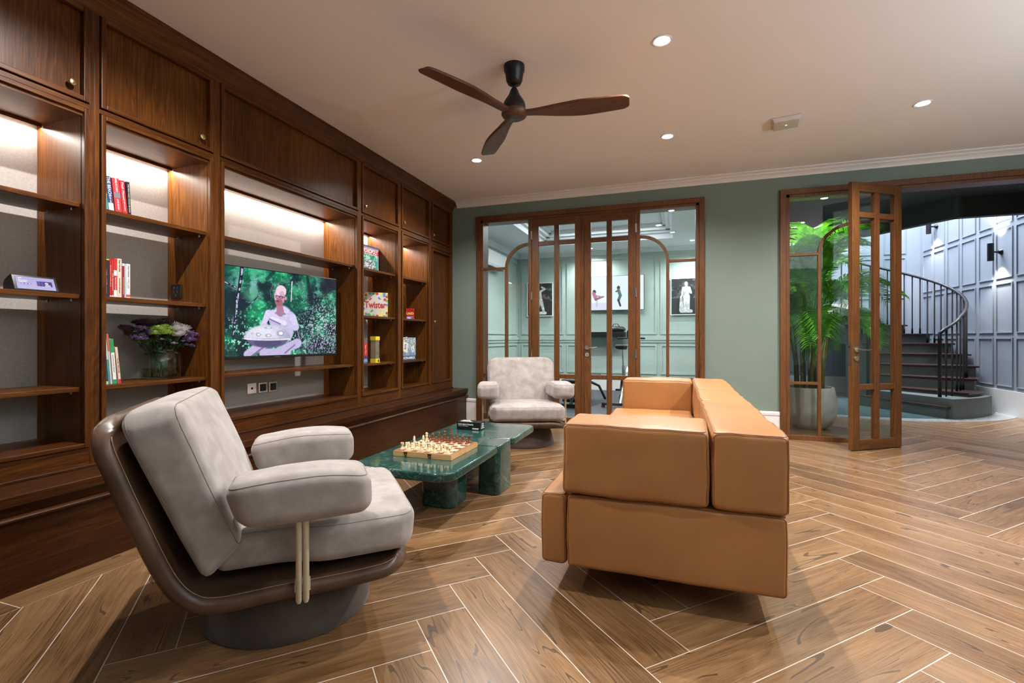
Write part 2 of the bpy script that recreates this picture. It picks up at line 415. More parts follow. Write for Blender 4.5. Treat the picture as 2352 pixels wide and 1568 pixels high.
def seg(U, V, x0, y0, x1, y1, w0, w1=None, asp=1.0):
    """soft capsule between two points; asp = width/height of the picture"""
    w1 = w0 if w1 is None else w1; dx, dy = (x1 - x0) * asp, y1 - y0; L = dx * dx + dy * dy
    t = np.clip(((U - x0) * asp * dx + (V - y0) * dy) / L, 0, 1); d = np.hypot((U - x0) * asp - dx * t, (V - y0) - dy * t)
    w = w0 + (w1 - w0) * t; return 1 - sstep(.85, 1.15, d / w)
def rect(U, V, a, b, c, d): return ((U >= a) & (U <= b) & (V >= c) & (V <= d)).astype(float)
# ================================================================== room shell
structure(bx('floor', FLOOR, (-3.2, 4.3, -2.6, 11.0, -.06, 0), None, 0))
gf = bx('floor_gym', GYMFL, (-3.25, .62, D + .14, 9.75, .0005, .012), None, 0); structure(gf)
structure(bx('ceiling', CEIL, (-3.25, 3.55, -2.6, D + .14, H, H + .1), None, 0))
structure(bx('wall_left', PAPER, (XB - .12, XB, -2.6, D, 0, H), None, 0))
structure(bx('wall_right', PAINT_G, (3.42, 3.54, -2.6, D + .14, 0, H), None, 0))
w = MB(); w.box(-3.2, -1.5, -2.6, -2.48, 0, H); w.box(3.0, 3.54, -2.6, -2.48, 0, H); w.box(-1.5, 3.0, -2.6, -2.48, 0, .3); w.box(-1.5, 3.0, -2.6, -2.48, 2.4, H)
structure(w.build('wall_back', PAINT_G))
w = MB()
for a, b in ((-1.5, -1.44), (2.94, 3.0), (-.03, .03), (1.47, 1.53)): w.box(a, b, -2.58, -2.50, .3, 2.4)
w.box(-1.5, 3.0, -2.58, -2.50, .3, .36); w.box(-1.5, 3.0, -2.58, -2.50, 2.34, 2.4)
structure(w.build('added_window_1', TEAK['z'], None, .003))  # frame of the unseen window added for fill light
GX0, GX1, HX0, HX1, ZT = -2.39, .27, .989, 3.36, 2.55     # the two glazed openings in the green wall
w = MB(); y0, y1 = D, D + .14
w.box(-3.21, GX0 + .03, y0, y1, 0, H); w.box(GX1 - .03, HX0 + .03, y0, y1, 0, H); w.box(HX1 - .03, 3.54, y0, y1, 0, H)
w.box(GX0 + .03, GX1 - .03, y0, y1, ZT - .03, H); w.box(HX0 + .03, HX1 - .03, y0, y1, ZT - .03, H)
structure(w.build('wall_far', PAINT_G))
# cornice and skirting
CP = [(0, -.075), (-.012, -.075), (-.018, -.06), (-.03, -.045), (-.045, -.035), (-.05, -.03), (-.05, -.022), (-.07, -.012), (-.078, -.008), (-.078, 0), (0, 0)]
structure(MB().prism([(D + a, H + b) for a, b in CP], -2.66, 3.42, 'x').build('trim_1', WHITE))
structure(MB().prism([(3.42 + a, H + b) for a, b in CP], -2.48, D, 'y').build('trim_2', WHITE))
def skirt(name, x0, x1):
    p = [(D, 0), (D - .016, 0), (D - .016, .235), (D - .022, .238), (D - .024, .262), (D - .016, .272), (D, .275)]
    structure(MB().prism(p, x0, x1, 'x').build(name, WHITE))
skirt('baseboard_far_1', -2.53, GX0); skirt('baseboard_far_2', GX1, HX0)

# ------------------------------------------------------------------ glazed screens
def arc_prism(mb, cx, cz, rx, rz, wd, a0, a1, ya, yb, n=18):
    for k in range(n):
        t0, t1 = a0 + (a1 - a0) * k / n, a0 + (a1 - a0) * (k + 1) / n
        P_ = lambda t, o: (cx + (rx - o) * math.cos(t), cz + (rz - o) * math.sin(t))
        mb.prism([P_(t0, 0), P_(t1, 0), P_(t1, wd), P_(t0, wd)], ya, yb, 'y')
def casing(x0, x1, zt, sill, parent):
    m = MB(); ya = D - .035
    for a, b in ((x0, x0 + .055), (x1 - .055, x1)): m.box(a, b, ya, D + .15, 0, zt)
    m.box(x0, x1, ya - .001, D + .15, zt - .055, zt)
    for a, b in ((x0 + .055, x0 + .09), (x1 - .09, x1 - .055)): m.box(a, b, ya + .012, D + .15, 0, zt - .055)
    m.box(x0 + .055, x1 - .055, ya + .012, D + .15, zt - .085, zt - .055)
    m.build('frame', TEAK['z'], parent, .003)
def leaf(parent, w, hgt, th, flip=False, handle=True, name='door_leaf', loc=(0, 0, 0), rz=0):
    """glazed leaf; local x from hinge to closing edge, front face at y=0, thickness towards +y"""
    L = bpy.data.objects.new(name, None); _link(L, parent); L.location = loc; L.rotation_euler = (0, 0, rz)
    s, mt = .086, .060; q = (lambda x: -x) if flip else (lambda x: x)
    f = MB(); zb = .008
    for a, b in ((0, s), (w - s, w)): f.box(q(a), q(b), 0, th, zb, hgt)
    f.build('stile', TEAK['z'], L, .004)
    r = MB()
    for a, b in ((zb, .10), (hgt - .085, hgt)): r.box(q(s), q(w - s), .001, th - .001, a, b)
    r.build('rail', TEAK['x'], L, .003)
    g = MB()
    g.box(q(w / 2 - mt / 2), q(w / 2 + mt / 2), .003, th - .003, .10, hgt - .085)
    for a, b in ((.557, .608), (2.142, 2.192)): g.box(q(s), q(w / 2 - mt / 2), .002, th - .002, a, b); g.box(q(w / 2 + mt / 2), q(w - s), .002, th - .002, a, b)
    g.build('glazing_bar', TEAK['z'], L, .003)
    # putty beads round each light
    MB().box(q(s), q(w - s), th / 2 - .002, th / 2 + .002, .10, hgt - .085).build('glass_pane', GLASS, L)
    if handle:
        hx = w - s * .52
        hd = MB(); c = (q(hx), 0, .925)
        def disc(z, r, t):
            hd.tube([(q(hx), .001, z), (q(hx), -t, z)], r, 20); hd.tube([(q(hx), -t, z), (q(hx), -t - .003, z)], r * .72, 16)
        disc(.925, .026, .008)
        hd.tube([(q(hx), -.008, .925), (q(hx), -.05, .925)], .009, 10)
        hd.tube([(q(hx), -.05, .925), (q(hx - .03), -.052, .924), (q(hx - .07), -.05, .918), (q(hx - .10), -.05, .924), (q(hx - .125), -.05, .929)], [.011, .009, .007, .0085, .006], 10)
        hd.build('door_handle', CHROME, L, 0, True)
        hd = MB(); disc(.842, .024, .008); k = hd.build('keyhole_rose', CHROME, L, 0, True)
        MB().box(q(hx - .003), q(hx + .003), -.0125, -.0108, .83, .85).build('keyhole', DARKGAP, k)
    return L
def hinges(x, zs, parent):
    for z in zs:
        m = MB(); m.tube([(x, D - .028, z - .05), (x, D - .028, z + .05)], .006, 10); m.box(x - .010, x + .010, D - .024, D - .021, z - .05, z + .05)
        m.build('hinge', CHROME, parent, 0, True)

d1 = bpy.data.objects.new('door_1', None); _link(d1); structure(d1)
casing(GX0, GX1, ZT, .0, d1)
b = MB(); ya, yb = D - .012, D + .03
for a, c in ((-1.712, -1.672), (-.446, -.405)): b.box(a, c, ya - .008, yb + .02, 0, ZT - .085)
b.box(GX0 + .09, -1.712, ya, yb, 0, .10); b.box(-.405, GX1 - .09, ya, yb, 0, .10)
b.build('post', TEAK['z'], d1, .003)
b = MB()
b.box(-2.016, -1.981, ya, yb, .10, 1.89); b.box(GX0 + .09, -2.016, ya, yb, 1.878, 1.908); b.box(GX0 + .09, -1.712, ya, yb, .565, .60)
arc_prism(b, -1.712, 1.89, .304, .298, .035, PI / 2, PI, ya, yb)
b.box(-.125, -.092, ya, yb, .10, 1.89); b.box(-.092, GX1 - .09, ya, yb, 1.870, 1.898); b.box(-.405, GX1 - .09, ya, yb, .565, .60)
arc_prism(b, -.405, 1.89, .313, .298, .033, 0, PI / 2, ya, yb)
b.build('glazing_bar', TEAK['z'], d1, .002)
MB().box(GX0 + .09, -1.712, D + .006, D + .010, .1, ZT - .085).build('glass_pane', GLASS, d1)
MB().box(-.405, GX1 - .09, D + .006, D + .010, .1, ZT - .085).build('glass_pane', GLASS, d1)
leaf(d1, .612, 2.463, .045, handle=False, loc=(-1.669, D - .02, 0))
leaf(d1, .594, 2.463, .045, flip=True, loc=(-.449, D - .02, 0))
MB().box(-1.064, -1.036, D - .034, D - .02, .01, 2.46).build('astragal', TEAK['z'], d1, .002)
hinges(-1.672, (.86, 1.545, 2.27), d1); hinges(-.447, (.86, 1.545, 2.27), d1)
bx('threshold', TEAK['x'], (GX0, GX1, D - .03, D + .15, 0, .018), d1)

d2 = bpy.data.objects.new('door_2', None); _link(d2); structure(d2)
casing(HX0, HX1, ZT, .0, d2)
b = MB(); b.box(1.956, 2.018, ya - .008, yb + .02, 0, ZT - .085)
b.box(HX0 + .055, 2.018, D - .03, yb + .02, 0, .048)
b.build('post', TEAK['z'], d2, .003)
b = MB(); b.box(1.331, 1.360, ya, yb, .048, 1.89); b.box(HX0 + .09, 1.331, ya, yb, 1.868, 1.896); b.box(HX0 + .09, 1.331, ya, yb, .563, .590)
arc_prism(b, 1.66, 1.89, .329, .298, .030, PI / 2, PI, ya, yb); b.box(1.66, 1.956, ya, yb, 2.158, 2.188)
b.build('glazing_bar', TEAK['z'], d2, .002)
MB().box(HX0 + .09, 1.956, D + .006, D + .010, .048, ZT - .085).build('glass_pane', GLASS, d2)
lf = leaf(d2, .597, 2.463, .045, loc=(1.971, 5.552, 0), rz=math.radians(180 + 34.2), handle=False)
# its front (room) side is local +y here, so mirror the thickness by hanging the hardware on the far side
for o in list(lf.children):
    pass
HN = Vector((.562, -.827, 0)); HD = Vector((-.827, -.562, 0))   # outward normal of the face seen, and hinge -> closing edge
def onleaf(s, z, out=0): p = Vector((1.996, 5.515, z)) + HD * s + HN * out; return p
hw = MB()
def rose(mb, z, r, t):
    a, c = onleaf(.555, z, 0), onleaf(.555, z, t); mb.tube([a, c], r, 20); mb.tube([c, onleaf(.555, z, t + .003)], r * .7, 16)
rose(hw, .930, .026, .008)
hw.tube([onleaf(.555, .93, .01), onleaf(.555, .93, .05)], .009, 10)
hw.tube([onleaf(.555, .93, .05), onleaf(.52, .93, .052), onleaf(.48, .924, .05), onleaf(.45, .930, .05), onleaf(.425, .936, .05)], [.011, .009, .007, .0085, .006], 10)
hw.build('door_handle', CHROME, d2, 0, True)
hw = MB(); rose(hw, .846, .024, .008); hw.build('keyhole_rose', CHROME, d2, 0, True)
hw = MB(); a = onleaf(.5985, 0, 0)
for z0_, z1_, o0, o1 in ((.78, 1.0, -.035, -.012),):
    p = [onleaf(.5985, z0_, o0), onleaf(.5985, z0_, o1), onleaf(.5985, z1_, o1), onleaf(.5985, z1_, o0)]
    p2 = [q + HD * .0015 for q in p]; hw.add(p + p2, [(0, 1, 2, 3), (4, 5, 6, 7), (0, 1, 5, 4), (1, 2, 6, 5), (2, 3, 7, 6), (3, 0, 4, 7)])
hw.build('latch_plate', STEEL, d2)
hw = MB(); p = [onleaf(.5985, z, o) for z, o in ((.945, -.032), (.945, -.015), (.965, -.015), (.965, -.032))]; p2 = [q + HD * .009 for q in p]
hw.add(p + p2, [(0, 1, 2, 3), (4, 5, 6, 7), (0, 1, 5, 4), (1, 2, 6, 5), (2, 3, 7, 6), (3, 0, 4, 7)]); hw.build('latch_bolt', CHROME, d2)

# ------------------------------------------------------------------ gym beyond the glass
GP = mottled('mint_wall_paint', (.37, .45, .41), (.40, .48, .44), 2, .6, None)
GXL, GXR, GY = -3.19, .62, 9.65
def panel_frames(mb, fn, u0, u1, z0, z1, wd=.03, t=.02):
    """moulding ring of one wainscot panel; fn(u, z, t) -> xyz"""
    def q(a, b, c, d):
        vs = [fn(u, z, k) for k in (0, t) for u, z in ((a, c), (b, c), (b, d), (a, d))]
        mb.add(vs, [(0, 1, 2, 3), (4, 5, 6, 7), (0, 1, 5, 4), (1, 2, 6, 5), (2, 3, 7, 6), (3, 0, 4, 7)])
    q(u0, u1, z0, z0 + wd); q(u0, u1, z1 - wd, z1); q(u0, u0 + wd, z0 + wd, z1 - wd); q(u1 - wd, u1, z0 + wd, z1 - wd)
m = MB(); m.box(GXL - .1, GXR, GY, GY + .1, 0, 3.1)
fb = lambda u, z, k: (u, GY - k, z)
for a, c in ((-3.09, -2.20), (-2.13, -.385), (-.32, .56)):
    panel_frames(m, fb, a, c, 1.11, 2.60); panel_frames(m, fb, a, c, .345, .915)
m.box(GXL, GXR, GY - .02, GY, .95, 1.0); m.box(GXL, GXR, GY - .035, GY, 1.0, 1.05)
structure(m.build('wall_gym_back', GP))
m = MB(); m.box(GXL - .1, GXL, D + .14, GY, 0, 3.1); fl = lambda u, z, k: (GXL + k, u, z)
for a, c in ((5.86, 7.2), (7.3, 8.95), (9.05, 9.6)):
    panel_frames(m, fl, a, c, 1.11, 2.60); panel_frames(m, fl, a, c, .345, .915)
m.box(GXL, GXL + .02, D + .14, GY, .95, 1.0); m.box(GXL, GXL + .035, D + .14, GY, 1.0, 1.05)
structure(m.build('wall_gym_left', GP))
m = MB(); m.box(GXR, GXR + .12, D + .14, 10.9, 0, 3.1); structure(m.build('wall_gym_right', GP))
m = MB(); m.box(GXL, GXR, GY - .018, GY, 0, .28); m.box(GXL, GXL + .018, D + .14, GY, 0, .28); structure(m.build('baseboard_gym', WHITE))
CG = mottled('gym_ceiling_paint', (.68, .70, .73), (.71, .73, .76), 1.5, .9, None)
TX0, TX1, TY0, TY1 = -2.37, -.08, 6.25, 8.80
m = MB(); z0, z1 = H, H + .1; ys = D + .14
m.box(GXL, TX0, ys, GY, z0, z1); m.box(TX1, GXR, ys, GY, z0, z1); m.box(TX0, TX1, ys, TY0, z0, z1); m.box(TX0, TX1, TY1, GY, z0, z1)
m.box(TX0 - .05, TX1 + .05, TY0 - .05, TY1 + .05, 3.0, 3.08)
for o, zz in ((0, 2.86), (.07, 2.90), (.12, 2.96)):
    for a in ((TX0 - .04, TX0 + o + .05, TY0, TY1), (TX1 - o - .05, TX1 + .04, TY0, TY1), (TX0, TX1, TY0 - .04, TY0 + o + .05), (TX0, TX1, TY1 - o - .05, TY1 + .04)):
        m.box(*a, zz, 3.01)
structure(m.build('ceiling_gym', CG))
m = MB(); m.prism([(GY + a, H + b) for a, b in CP], GXL, GXR, 'x'); m.prism([(GXL - a, H + b) for a, b in CP], ys, GY, 'y')
structure(m.build('trim_gym', CG))

# ------------------------------------------------------------------ stair hall
HG = mottled('stair_wall_paint', (.26, .295, .345), (.28, .315, .365), 2, .55, None)
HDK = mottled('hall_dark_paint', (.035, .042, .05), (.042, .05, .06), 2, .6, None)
HXR, HYB = 4.2, 10.84
m = MB(); m.box(HXR, HXR + .1, D + .14, HYB + .1, 0, 5.6); fr_ = lambda u, z, k: (HXR - k, u, z)
cols = [(10.38, 10.70), (9.96, 10.31), (9.52, 9.87), (9.07, 9.44), (8.645, 8.985), (8.224, 8.58), (7.80, 8.15), (7.38, 7.73), (6.96, 7.31), (6.54, 6.89), (6.12, 6.47)]
rows = [(.376, 1.038), (1.105, 1.786), (1.853, 2.523), (2.595, 3.27), (3.34, 4.0), (4.07, 4.7)]
for a, c in cols:
    for e, f_ in rows: panel_frames(m, fr_, a, c, e, f_, .014, .014)
structure(m.build('wall_hall_right', HG))
m = MB(); m.box(.74, HXR, HYB, HYB + .1, 0, 5.6); fbk = lambda u, z, k: (u, HYB - k, z)
for i in range(8):
    u = 3.98 - .42 * i
    for e, f_ in rows: panel_frames(m, fbk, u - .34, u, e, f_, .014, .014)
structure(m.build('wall_hall_back', HG))
m = MB(); m.box(HXR - .02, HXR, D + .14, HYB, 0, .33); m.box(.74, HXR, HYB - .02, HYB, 0, .30); structure(m.build('baseboard_hall', WHITE))
# ceiling of the hall with the stairwell cut out of it, and the downstand round the well
WELL = [(4.3, 7.38), (3.2, 7.38), (2.61, 8.24), (1.92, 8.68), (1.0, 9.4), (.74, 10.3)]
m = MB(); poly = [(.74, D + .14), (4.3, D + .14)] + WELL; m.prism(poly, H, H + .3, 'z')
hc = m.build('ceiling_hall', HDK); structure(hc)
m = MB()
for (xa, ya_), (xb, yb_) in zip(WELL[:-1], WELL[1:]):
    d = Vector((xb - xa, yb_ - ya_, 0)).normalized(); nrm = Vector((d.y, -d.x, 0)) * .1
    pts = [(xa, ya_), (xb, yb_), (xb + nrm.x, yb_ + nrm.y), (xa + nrm.x, ya_ + nrm.y)]
    m.prism(pts[::-1], H - .25, H + .3, 'z')
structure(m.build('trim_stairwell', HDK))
bw = MB(); bw.box(.74, HXR, 5.76, 10.94, 5.6, 5.7); bw.box(.64, .74, 9.65, 10.94, 3.0, 5.6)
for (xa, ya_), (xb, yb_) in zip(WELL[:-1], WELL[1:]): bw.prism([(xa, ya_), (xb, yb_), (xb, yb_ - .02), (xa, ya_ - .02)], H + .3, 5.6, 'z')
structure(bw.build('wall_stairwell', HG))
# round marble inlay
def disc_pts(cx, cy, r, n=72): return [(cx + r * math.cos(2 * PI * k / n), cy + r * math.sin(2 * PI * k / n)) for k in range(n)]
structure(MB().prism(disc_pts(2.60, 9.25, 1.95), .0005, .004, 'z').build('floor_inlay_border', MARBLE_W))
structure(MB().prism(disc_pts(2.60, 9.25, 1.72), .004, .006, 'z').build('floor_inlay', MARBLE_B))
# ================================================================== cabinet run on the left wall
ZB = .4015
YC0, YC1 = -1.2, D
tg = thing('platform_bench', 'long low dark wood plinth bench running under the whole shelf wall', 'bench')
m = MB(); m.box(XB + .003, -2.53, YC0, YC1 - .002, .0005, .30); m.build('bench_front', BENCHW['y'], tg, .002)
m = MB(); m.prism([(-2.53, .292), (-2.512, .294), (-2.506, .300), (-2.506, .306), (-2.512, .312), (-2.53, .315)], YC0, YC1 - .002, 'y')
m.prism([(-2.56, .31), (-2.545, .31), (-2.54, .352), (-2.525, .356), (-2.56, .36)], YC0, YC1 - .002, 'y'); m.build('bead_moulding', BENCHW['y'], tg, 0, True)
bx('bench_top', BENCHW['y'], (XB + .003, -2.512, YC0, YC1 - .002, .356, ZB), tg, .004)
bx('back_strip', BENCHW['y'], (XF + .0005, XF + .012, YC0, YC1 - .002, ZB, ZB + .014), tg, .003)
# crown along the ceiling
cr = MB().prism([(-2.80, 2.64), (XF, 2.64), (XF + .004, 2.66), (XF + .012, 2.675), (XF + .03, 2.70), (XF + .062, 2.735), (XF + .066, H - .001), (-2.80, H - .001)], YC0, YC1 - .001, 'y').build('trim_crown', CAB['y'], None, .001)
structure(cr)

PIN = STEEL
def knob(parent, y, z, x=XF - .016):
    m = MB(); o = []
    prof = [(.0, 0), (.009, 0), (.008, .006), (.006, .012), (.007, .018), (.0165, .022), (.0175, .028), (.015, .031), (.0, .032)]
    n = 20; vs = []; fs = []
    for r, t in prof:
        for k in range(n): a = 2 * PI * k / n; vs.append((x + t, y + r * math.cos(a), z + r * math.sin(a)))
    for i in range(len(prof) - 1):
        for k in range(n): a = i * n + k; b2 = i * n + (k + 1) % n; fs.append((a, b2, b2 + n, a + n))
    m.add(vs, fs); return m.build('door_knob', BRASS, parent, 0, True)
def ring(mb, y0, y1, z0, z1, wd, xa, xb):
    mb.box(xa, xb, y0, y1, z0, z0 + wd); mb.box(xa, xb, y0, y1, z1 - wd, z1); mb.box(xa, xb, y0, y0 + wd, z0 + wd, z1 - wd); mb.box(xa, xb, y1 - wd, y1, z0 + wd, z1 - wd)
def surround(name, parent, y0, y1, z0, z1, wd):
    xa, xb = XF - .016, XF + .010; m = MB()
    m.box(xa, xb, y0, y0 + wd, z0, z1, 0); m.box(xa, xb, y1 - wd, y1, z0, z1, 0)
    m.box(xa, xb - .0006, y0 + wd, y1 - wd, z0, z0 + wd, 1); m.box(xa, xb - .0006, y0 + wd, y1 - wd, z1 - wd, z1, 1)
    return m.build(name, [CAB['z'], CAB['y']], parent, .003)
def bay(y0, y1, label, shelves=(.793, 1.245, 1.69), kn='r', lit=True, cup=True, half=(.0474, .0474), ledp=12):
    """one bookcase bay; y0..y1 is the clear opening"""
    t = thing('bookcase', label, 'bookcase', (0, 0, 0), 0, 'bays of the dark wood shelf wall')
    e = .022
    for a, c in ((y0 - .020, y0 - .0005), (y1 + .0005, y1 + .020)): bx('side_panel', CAB_LIT['z'], (XB + .002, XF - .0205, a, c, ZB + .001, 2.639), t, 0)
    for a, c in ((.49, .52), (2.11, 2.135), (2.60, 2.62)): bx('deck_board', CAB['y'], (XB + .002, XF - (.004 if a < 2.5 else .04), y0, y1, a, c), t, 0)
    h0, h1 = half
    for a, c in ((y0 - h0, y0 - .026), (y1 + .026, y1 + h1)): bx('face_stile', CAB['z'], (XF - .02, XF, a, c, ZB + .001, 2.64), t, .001)
    for a, c in ((ZB + .001, .497), (2.152, 2.175), (2.642, 2.66)): bx('face_rail', CAB['y'], (XF - .02, XF - .0005, y0 - .026, y1 + .026, a, c), t, .001)
    surround('opening_surround', t, y0 - e, y1 + e, .500, 2.148, e)
    # cupboard over the opening
    dr = bpy.data.objects.new('cupboard_door', None); _link(dr, t)
    surround('door_frame', dr, y0 - e, y1 + e, 2.180, 2.638, .024)
    bx('door_panel', CAB['z'], (XF - .035, XF - .022, y0 - e + .012, y1 + e - .012, 2.19, 2.628), dr, 0)
    if kn == 'r': knob(dr, y1 - .045, 2.252, XF - .022)
    elif kn == 'l': knob(dr, y0 + .045, 2.252, XF - .022)
    if shelves:
        for z in shelves:
            s = bx('shelf', CAB['y'], (XB + .055, XF - .025, y0 + .002, y1 - .002, z - .022, z), t, .002)
            for yy in (y0 + .012, y1 - .012):
                for xx in (XF - .07, XB + .11):
                    MB().tube([(xx, yy, z - .034), (xx, yy, z - .022)], .006, 8).build('shelf_pin', PIN, s, 0, True)
    if lit:
        bx('led_channel', CAB['y'], (-3.050, -3.040, y0 + .004, y1 - .004, 2.094, 2.11), t, .002)
        bx('led_strip', LEDW, (-3.072, -3.0505, y0 + .01, y1 - .01, 2.1065, 2.1095), t, 0)
        area('shelf_led', (-3.064, (y0 + y1) / 2, 2.100), ledp * (y1 - y0), .012, y1 - y0 - .03, (1, .91, .82), (0, math.radians(-12), 0), 178)
    return t
bay(.31, .88, 'open shelf bay of the dark wood wall, beside the tablet speaker bay', ledp=12)
b1 = bay(.977, 1.550, 'open shelf bay holding the small tablet speaker, dark wood with cupboard above', ledp=12)
b2 = bay(1.645, 2.218, 'open shelf bay with novels and a flower vase, dark wood with cupboard above', half=(.0474, .0494), ledp=12)
b3 = bay(2.317, 3.660, 'wide television bay of the dark wood shelf wall with a plain cupboard panel above', shelves=(.800, 1.69), kn='', half=(.0494, .0484), ledp=12)
b4 = bay(3.757, 4.330, 'open shelf bay with the dotted party game box, dark wood with cupboard above', kn='l', half=(.0484, .0489), ledp=12)
b5 = bay(4.428, 4.985, 'open shelf bay with the blue word game box, dark wood with cupboard above', kn='l', half=(.0489, .0499), ledp=12)
# closed tall cupboard in the corner
t = thing('tall_cupboard', 'closed tall dark wood cupboard filling the corner by the green wall', 'cupboard')
y0, y1, e = 5.085, 5.54, .022
for a, c in ((y0 - .02, y0), (y1, y1 + .02)): bx('side_panel', CAB['z'], (XB + .002, XF - .0205, a, c, ZB + .001, 2.639), t, 0)
for a, c in ((y0 - .0499, y0 - .026), (y1 + .026, D - .003)): bx('face_stile', CAB['z'], (XF - .02, XF, a, c, ZB + .001, 2.64), t, .001)
for a, c in ((ZB + .001, .497), (2.10, 2.175), (2.642, 2.66)): bx('face_rail', CAB['y'], (XF - .02, XF - .0005, y0 - .026, y1 + .026, a, c), t, .001)
for z0, z1, zk in ((2.18, 2.638, 2.252), (.50, 2.09, 1.226)):
    dr = bpy.data.objects.new('cupboard_door', None); _link(dr, t)
    surround('door_frame', dr, y0 - e, y1 + e, z0, z1, .028)
    bx('door_panel', CAB['z'], (XF - .035, XF - .022, y0 - e + .012, y1 + e - .012, z0 + .01, z1 - .01), dr, 0)
    knob(dr, y0 + .035 if zk > 2 else y0 + .012, zk, XF - .022 if zk > 2 else XF)

# electrics on the papered wall and in the side panel
def socket(y, z, label, wd=.084, kind=0):
    t = thing('wall_socket', label, 'socket', (0, 0, 0), 0, 'chrome sockets under the television')
    bx('plate', CHROME, (XB + .0005, XB + .009, y - wd / 2, y + wd / 2, z - wd / 2, z + wd / 2), t, .003)
    if kind == 0: bx('outlet', BLACKP, (XB + .009, XB + .0105, y - .008, y + .008, z - .008, z + .008), t, 0)
    else: bx('outlet', BLACKP, (XB + .009, XB + .012, y - wd * .33, y + wd * .33, z - wd * .33, z + wd * .33), t, .001)
socket(2.860, .648, 'shiny wall socket plate with one tiny hole, under the television')
socket(2.964, .645, 'steel wall socket with black insert, between the shiny plate and the other steel one', kind=1)
socket(3.066, .643, 'steel wall socket with black insert, nearer the game shelves', kind=1)
t = thing('power_socket', 'black power socket on the side panel behind the novels', 'socket')
bx('plate', BLACKP, (-3.046, -2.962, 2.208, 2.2175, 1.287, 1.372), t, .002)
m = MB()
for a, c in ((-3.02, 1.35), (-2.99, 1.35), (-3.02, 1.325), (-2.99, 1.325), (-3.005, 1.305)): m.box(a - .004, a + .004, 2.2065, 2.208, c - .007, c + .007)
m.build('outlet', STEEL, t)
# ================================================================== seating
def frame_fn(cx, cy, cz=0, rz=0):
    c, s = math.cos(rz), math.sin(rz); return lambda p: (cx + p[0] * c - p[1] * s, cy + p[0] * s + p[1] * c, cz + p[2])
def wob(p, amp, sc, seed=0):
    v = Vector((p[0] * sc + seed, p[1] * sc, p[2] * sc)); n = noise.noise_vector(v); return Vector(p) + n * amp
def seam_loop(x0, x1, y0, y1, z, r, rad=.0022, n=5):
    pts = []
    for cx, cy, a0 in ((x1 - r, y1 - r, 0), (x0 + r, y1 - r, 90), (x0 + r, y0 + r, 180), (x1 - r, y0 + r, 270)):
        for k in range(n + 1): a = math.radians(a0 + 90 * k / n); pts.append((cx + r * math.cos(a), cy + r * math.sin(a), z))
    return pts
def loop_on(h, r, axis, c, step=.04, n=6):
    """closed line where the plane axis = c meets a rounded box of half sizes h"""
    d = max(0.0, abs(c) - (h[axis] - r)); ins = r - math.sqrt(max(r * r - d * d, 0)); cr = max(r - ins, .004)
    i, j = [k for k in range(3) if k != axis]; hx, hy = h[i] - ins, h[j] - ins
    L = [(a, b) for a, b, _ in seam_loop(-hx, hx, -hy, hy, 0, cr, n=n)]; out = []
    for k in range(len(L)):
        p, q = Vector(L[k]), Vector(L[(k + 1) % len(L)]); m_ = max(1, int((q - p).length / step))
        for t in range(m_):
            e = p.lerp(q, t / m_); v = [0, 0, 0]; v[axis] = c; v[i] = e.x; v[j] = e.y; out.append(Vector(v))
    return out
def pad(name, x0, x1, y0, y1, z0, z1, mat, parent, r=.03, puff=.006, wr=.004, seams=(), seed=0, seammat=None, fn=None, seg=(10, 10, 8), sr=.0019):
    """one upholstered block with optional seam cords: 'top' runs round the top edge, 'y0' round the face at y0 ..."""
    cx, cy, cz = (x0 + x1) / 2, (y0 + y1) / 2, (z0 + z1) / 2; hx, hy, hz = (x1 - x0) / 2, (y1 - y0) / 2, (z1 - z0) / 2
    g = fn or (lambda p: p)
    def f(o):
        p = Vector((cx + o[0], cy + o[1], cz + o[2])); p = wob(p, wr, 5.5, seed); p = wob(p, wr * .5, 17, seed + 3)
        if wr: # soft creases near the upper corners
            p = p + Vector((0, .0016 * math.sin(p.z * 90 + p.x * 55 + seed), 0)) * max(0, (abs(o[0]) / hx) - .55)
        return g(p)
    o = MB().rbox(hx, hy, hz, r, seg, f, 0, puff).build(name, mat, parent, 0, 'all')
    m = MB(); k_ = r * .78
    for s in seams:
        ax, v = {'top': (2, hz - r + k_), 'bot': (2, -hz + r - k_), 'y0': (1, -hy + r - k_), 'y1': (1, hy - r + k_), 'x0': (0, -hx + r - k_), 'x1': (0, hx - r + k_)}[s]
        m.tube([f(q) for q in loop_on((hx, hy, hz), r, ax, v)], sr, 6, 0, True)
    if seams: m.build('seam', seammat or mat, o, 0, 'all')
    return o

# ---- tan leather sofa, long axis along y
sofa = thing('sofa', 'tan leather sofa with low square back seen from its arm end', 'sofa', (-.03, 3.18, 0))
def SP(name, x0, x1, y0, y1, z0, z1, **k):
    return pad(name, x0 + .03, x1 + .03, y0 - 3.18, y1 - 3.18, z0, z1, LEATHER, sofa, seammat=LEATHER_S, **k)
bx('plinth', DARKGAP, (-.20, .18, -.85, .85, 0.0, .118), sofa)
SP('base', -.425, .367, 1.915, 4.44, .112, .402, r=.020, puff=.004, wr=.004, seams=('y0', 'top'), seed=1, seg=(10, 22, 6))
SP('seat_front', -.535, -.428, 1.925, 4.435, .112, .402, r=.022, puff=.003, wr=.004, seams=('y0', 'top'), seed=2, seg=(4, 22, 6))
SP('seat_cushion', -.50, .10, 2.225, 3.18, .395, .452, r=.026, puff=.008, wr=.004, seams=('top',), seed=12)
SP('seat_cushion', -.50, .10, 3.19, 4.135, .395, .452, r=.026, puff=.008, wr=.004, seams=('top',), seed=22)
SP('arm', -.440, .108, 1.905, 2.215, .404, .690, r=.024, puff=.006, wr=.006, seams=('y0', 'top'), seed=3, seg=(12, 8, 8))
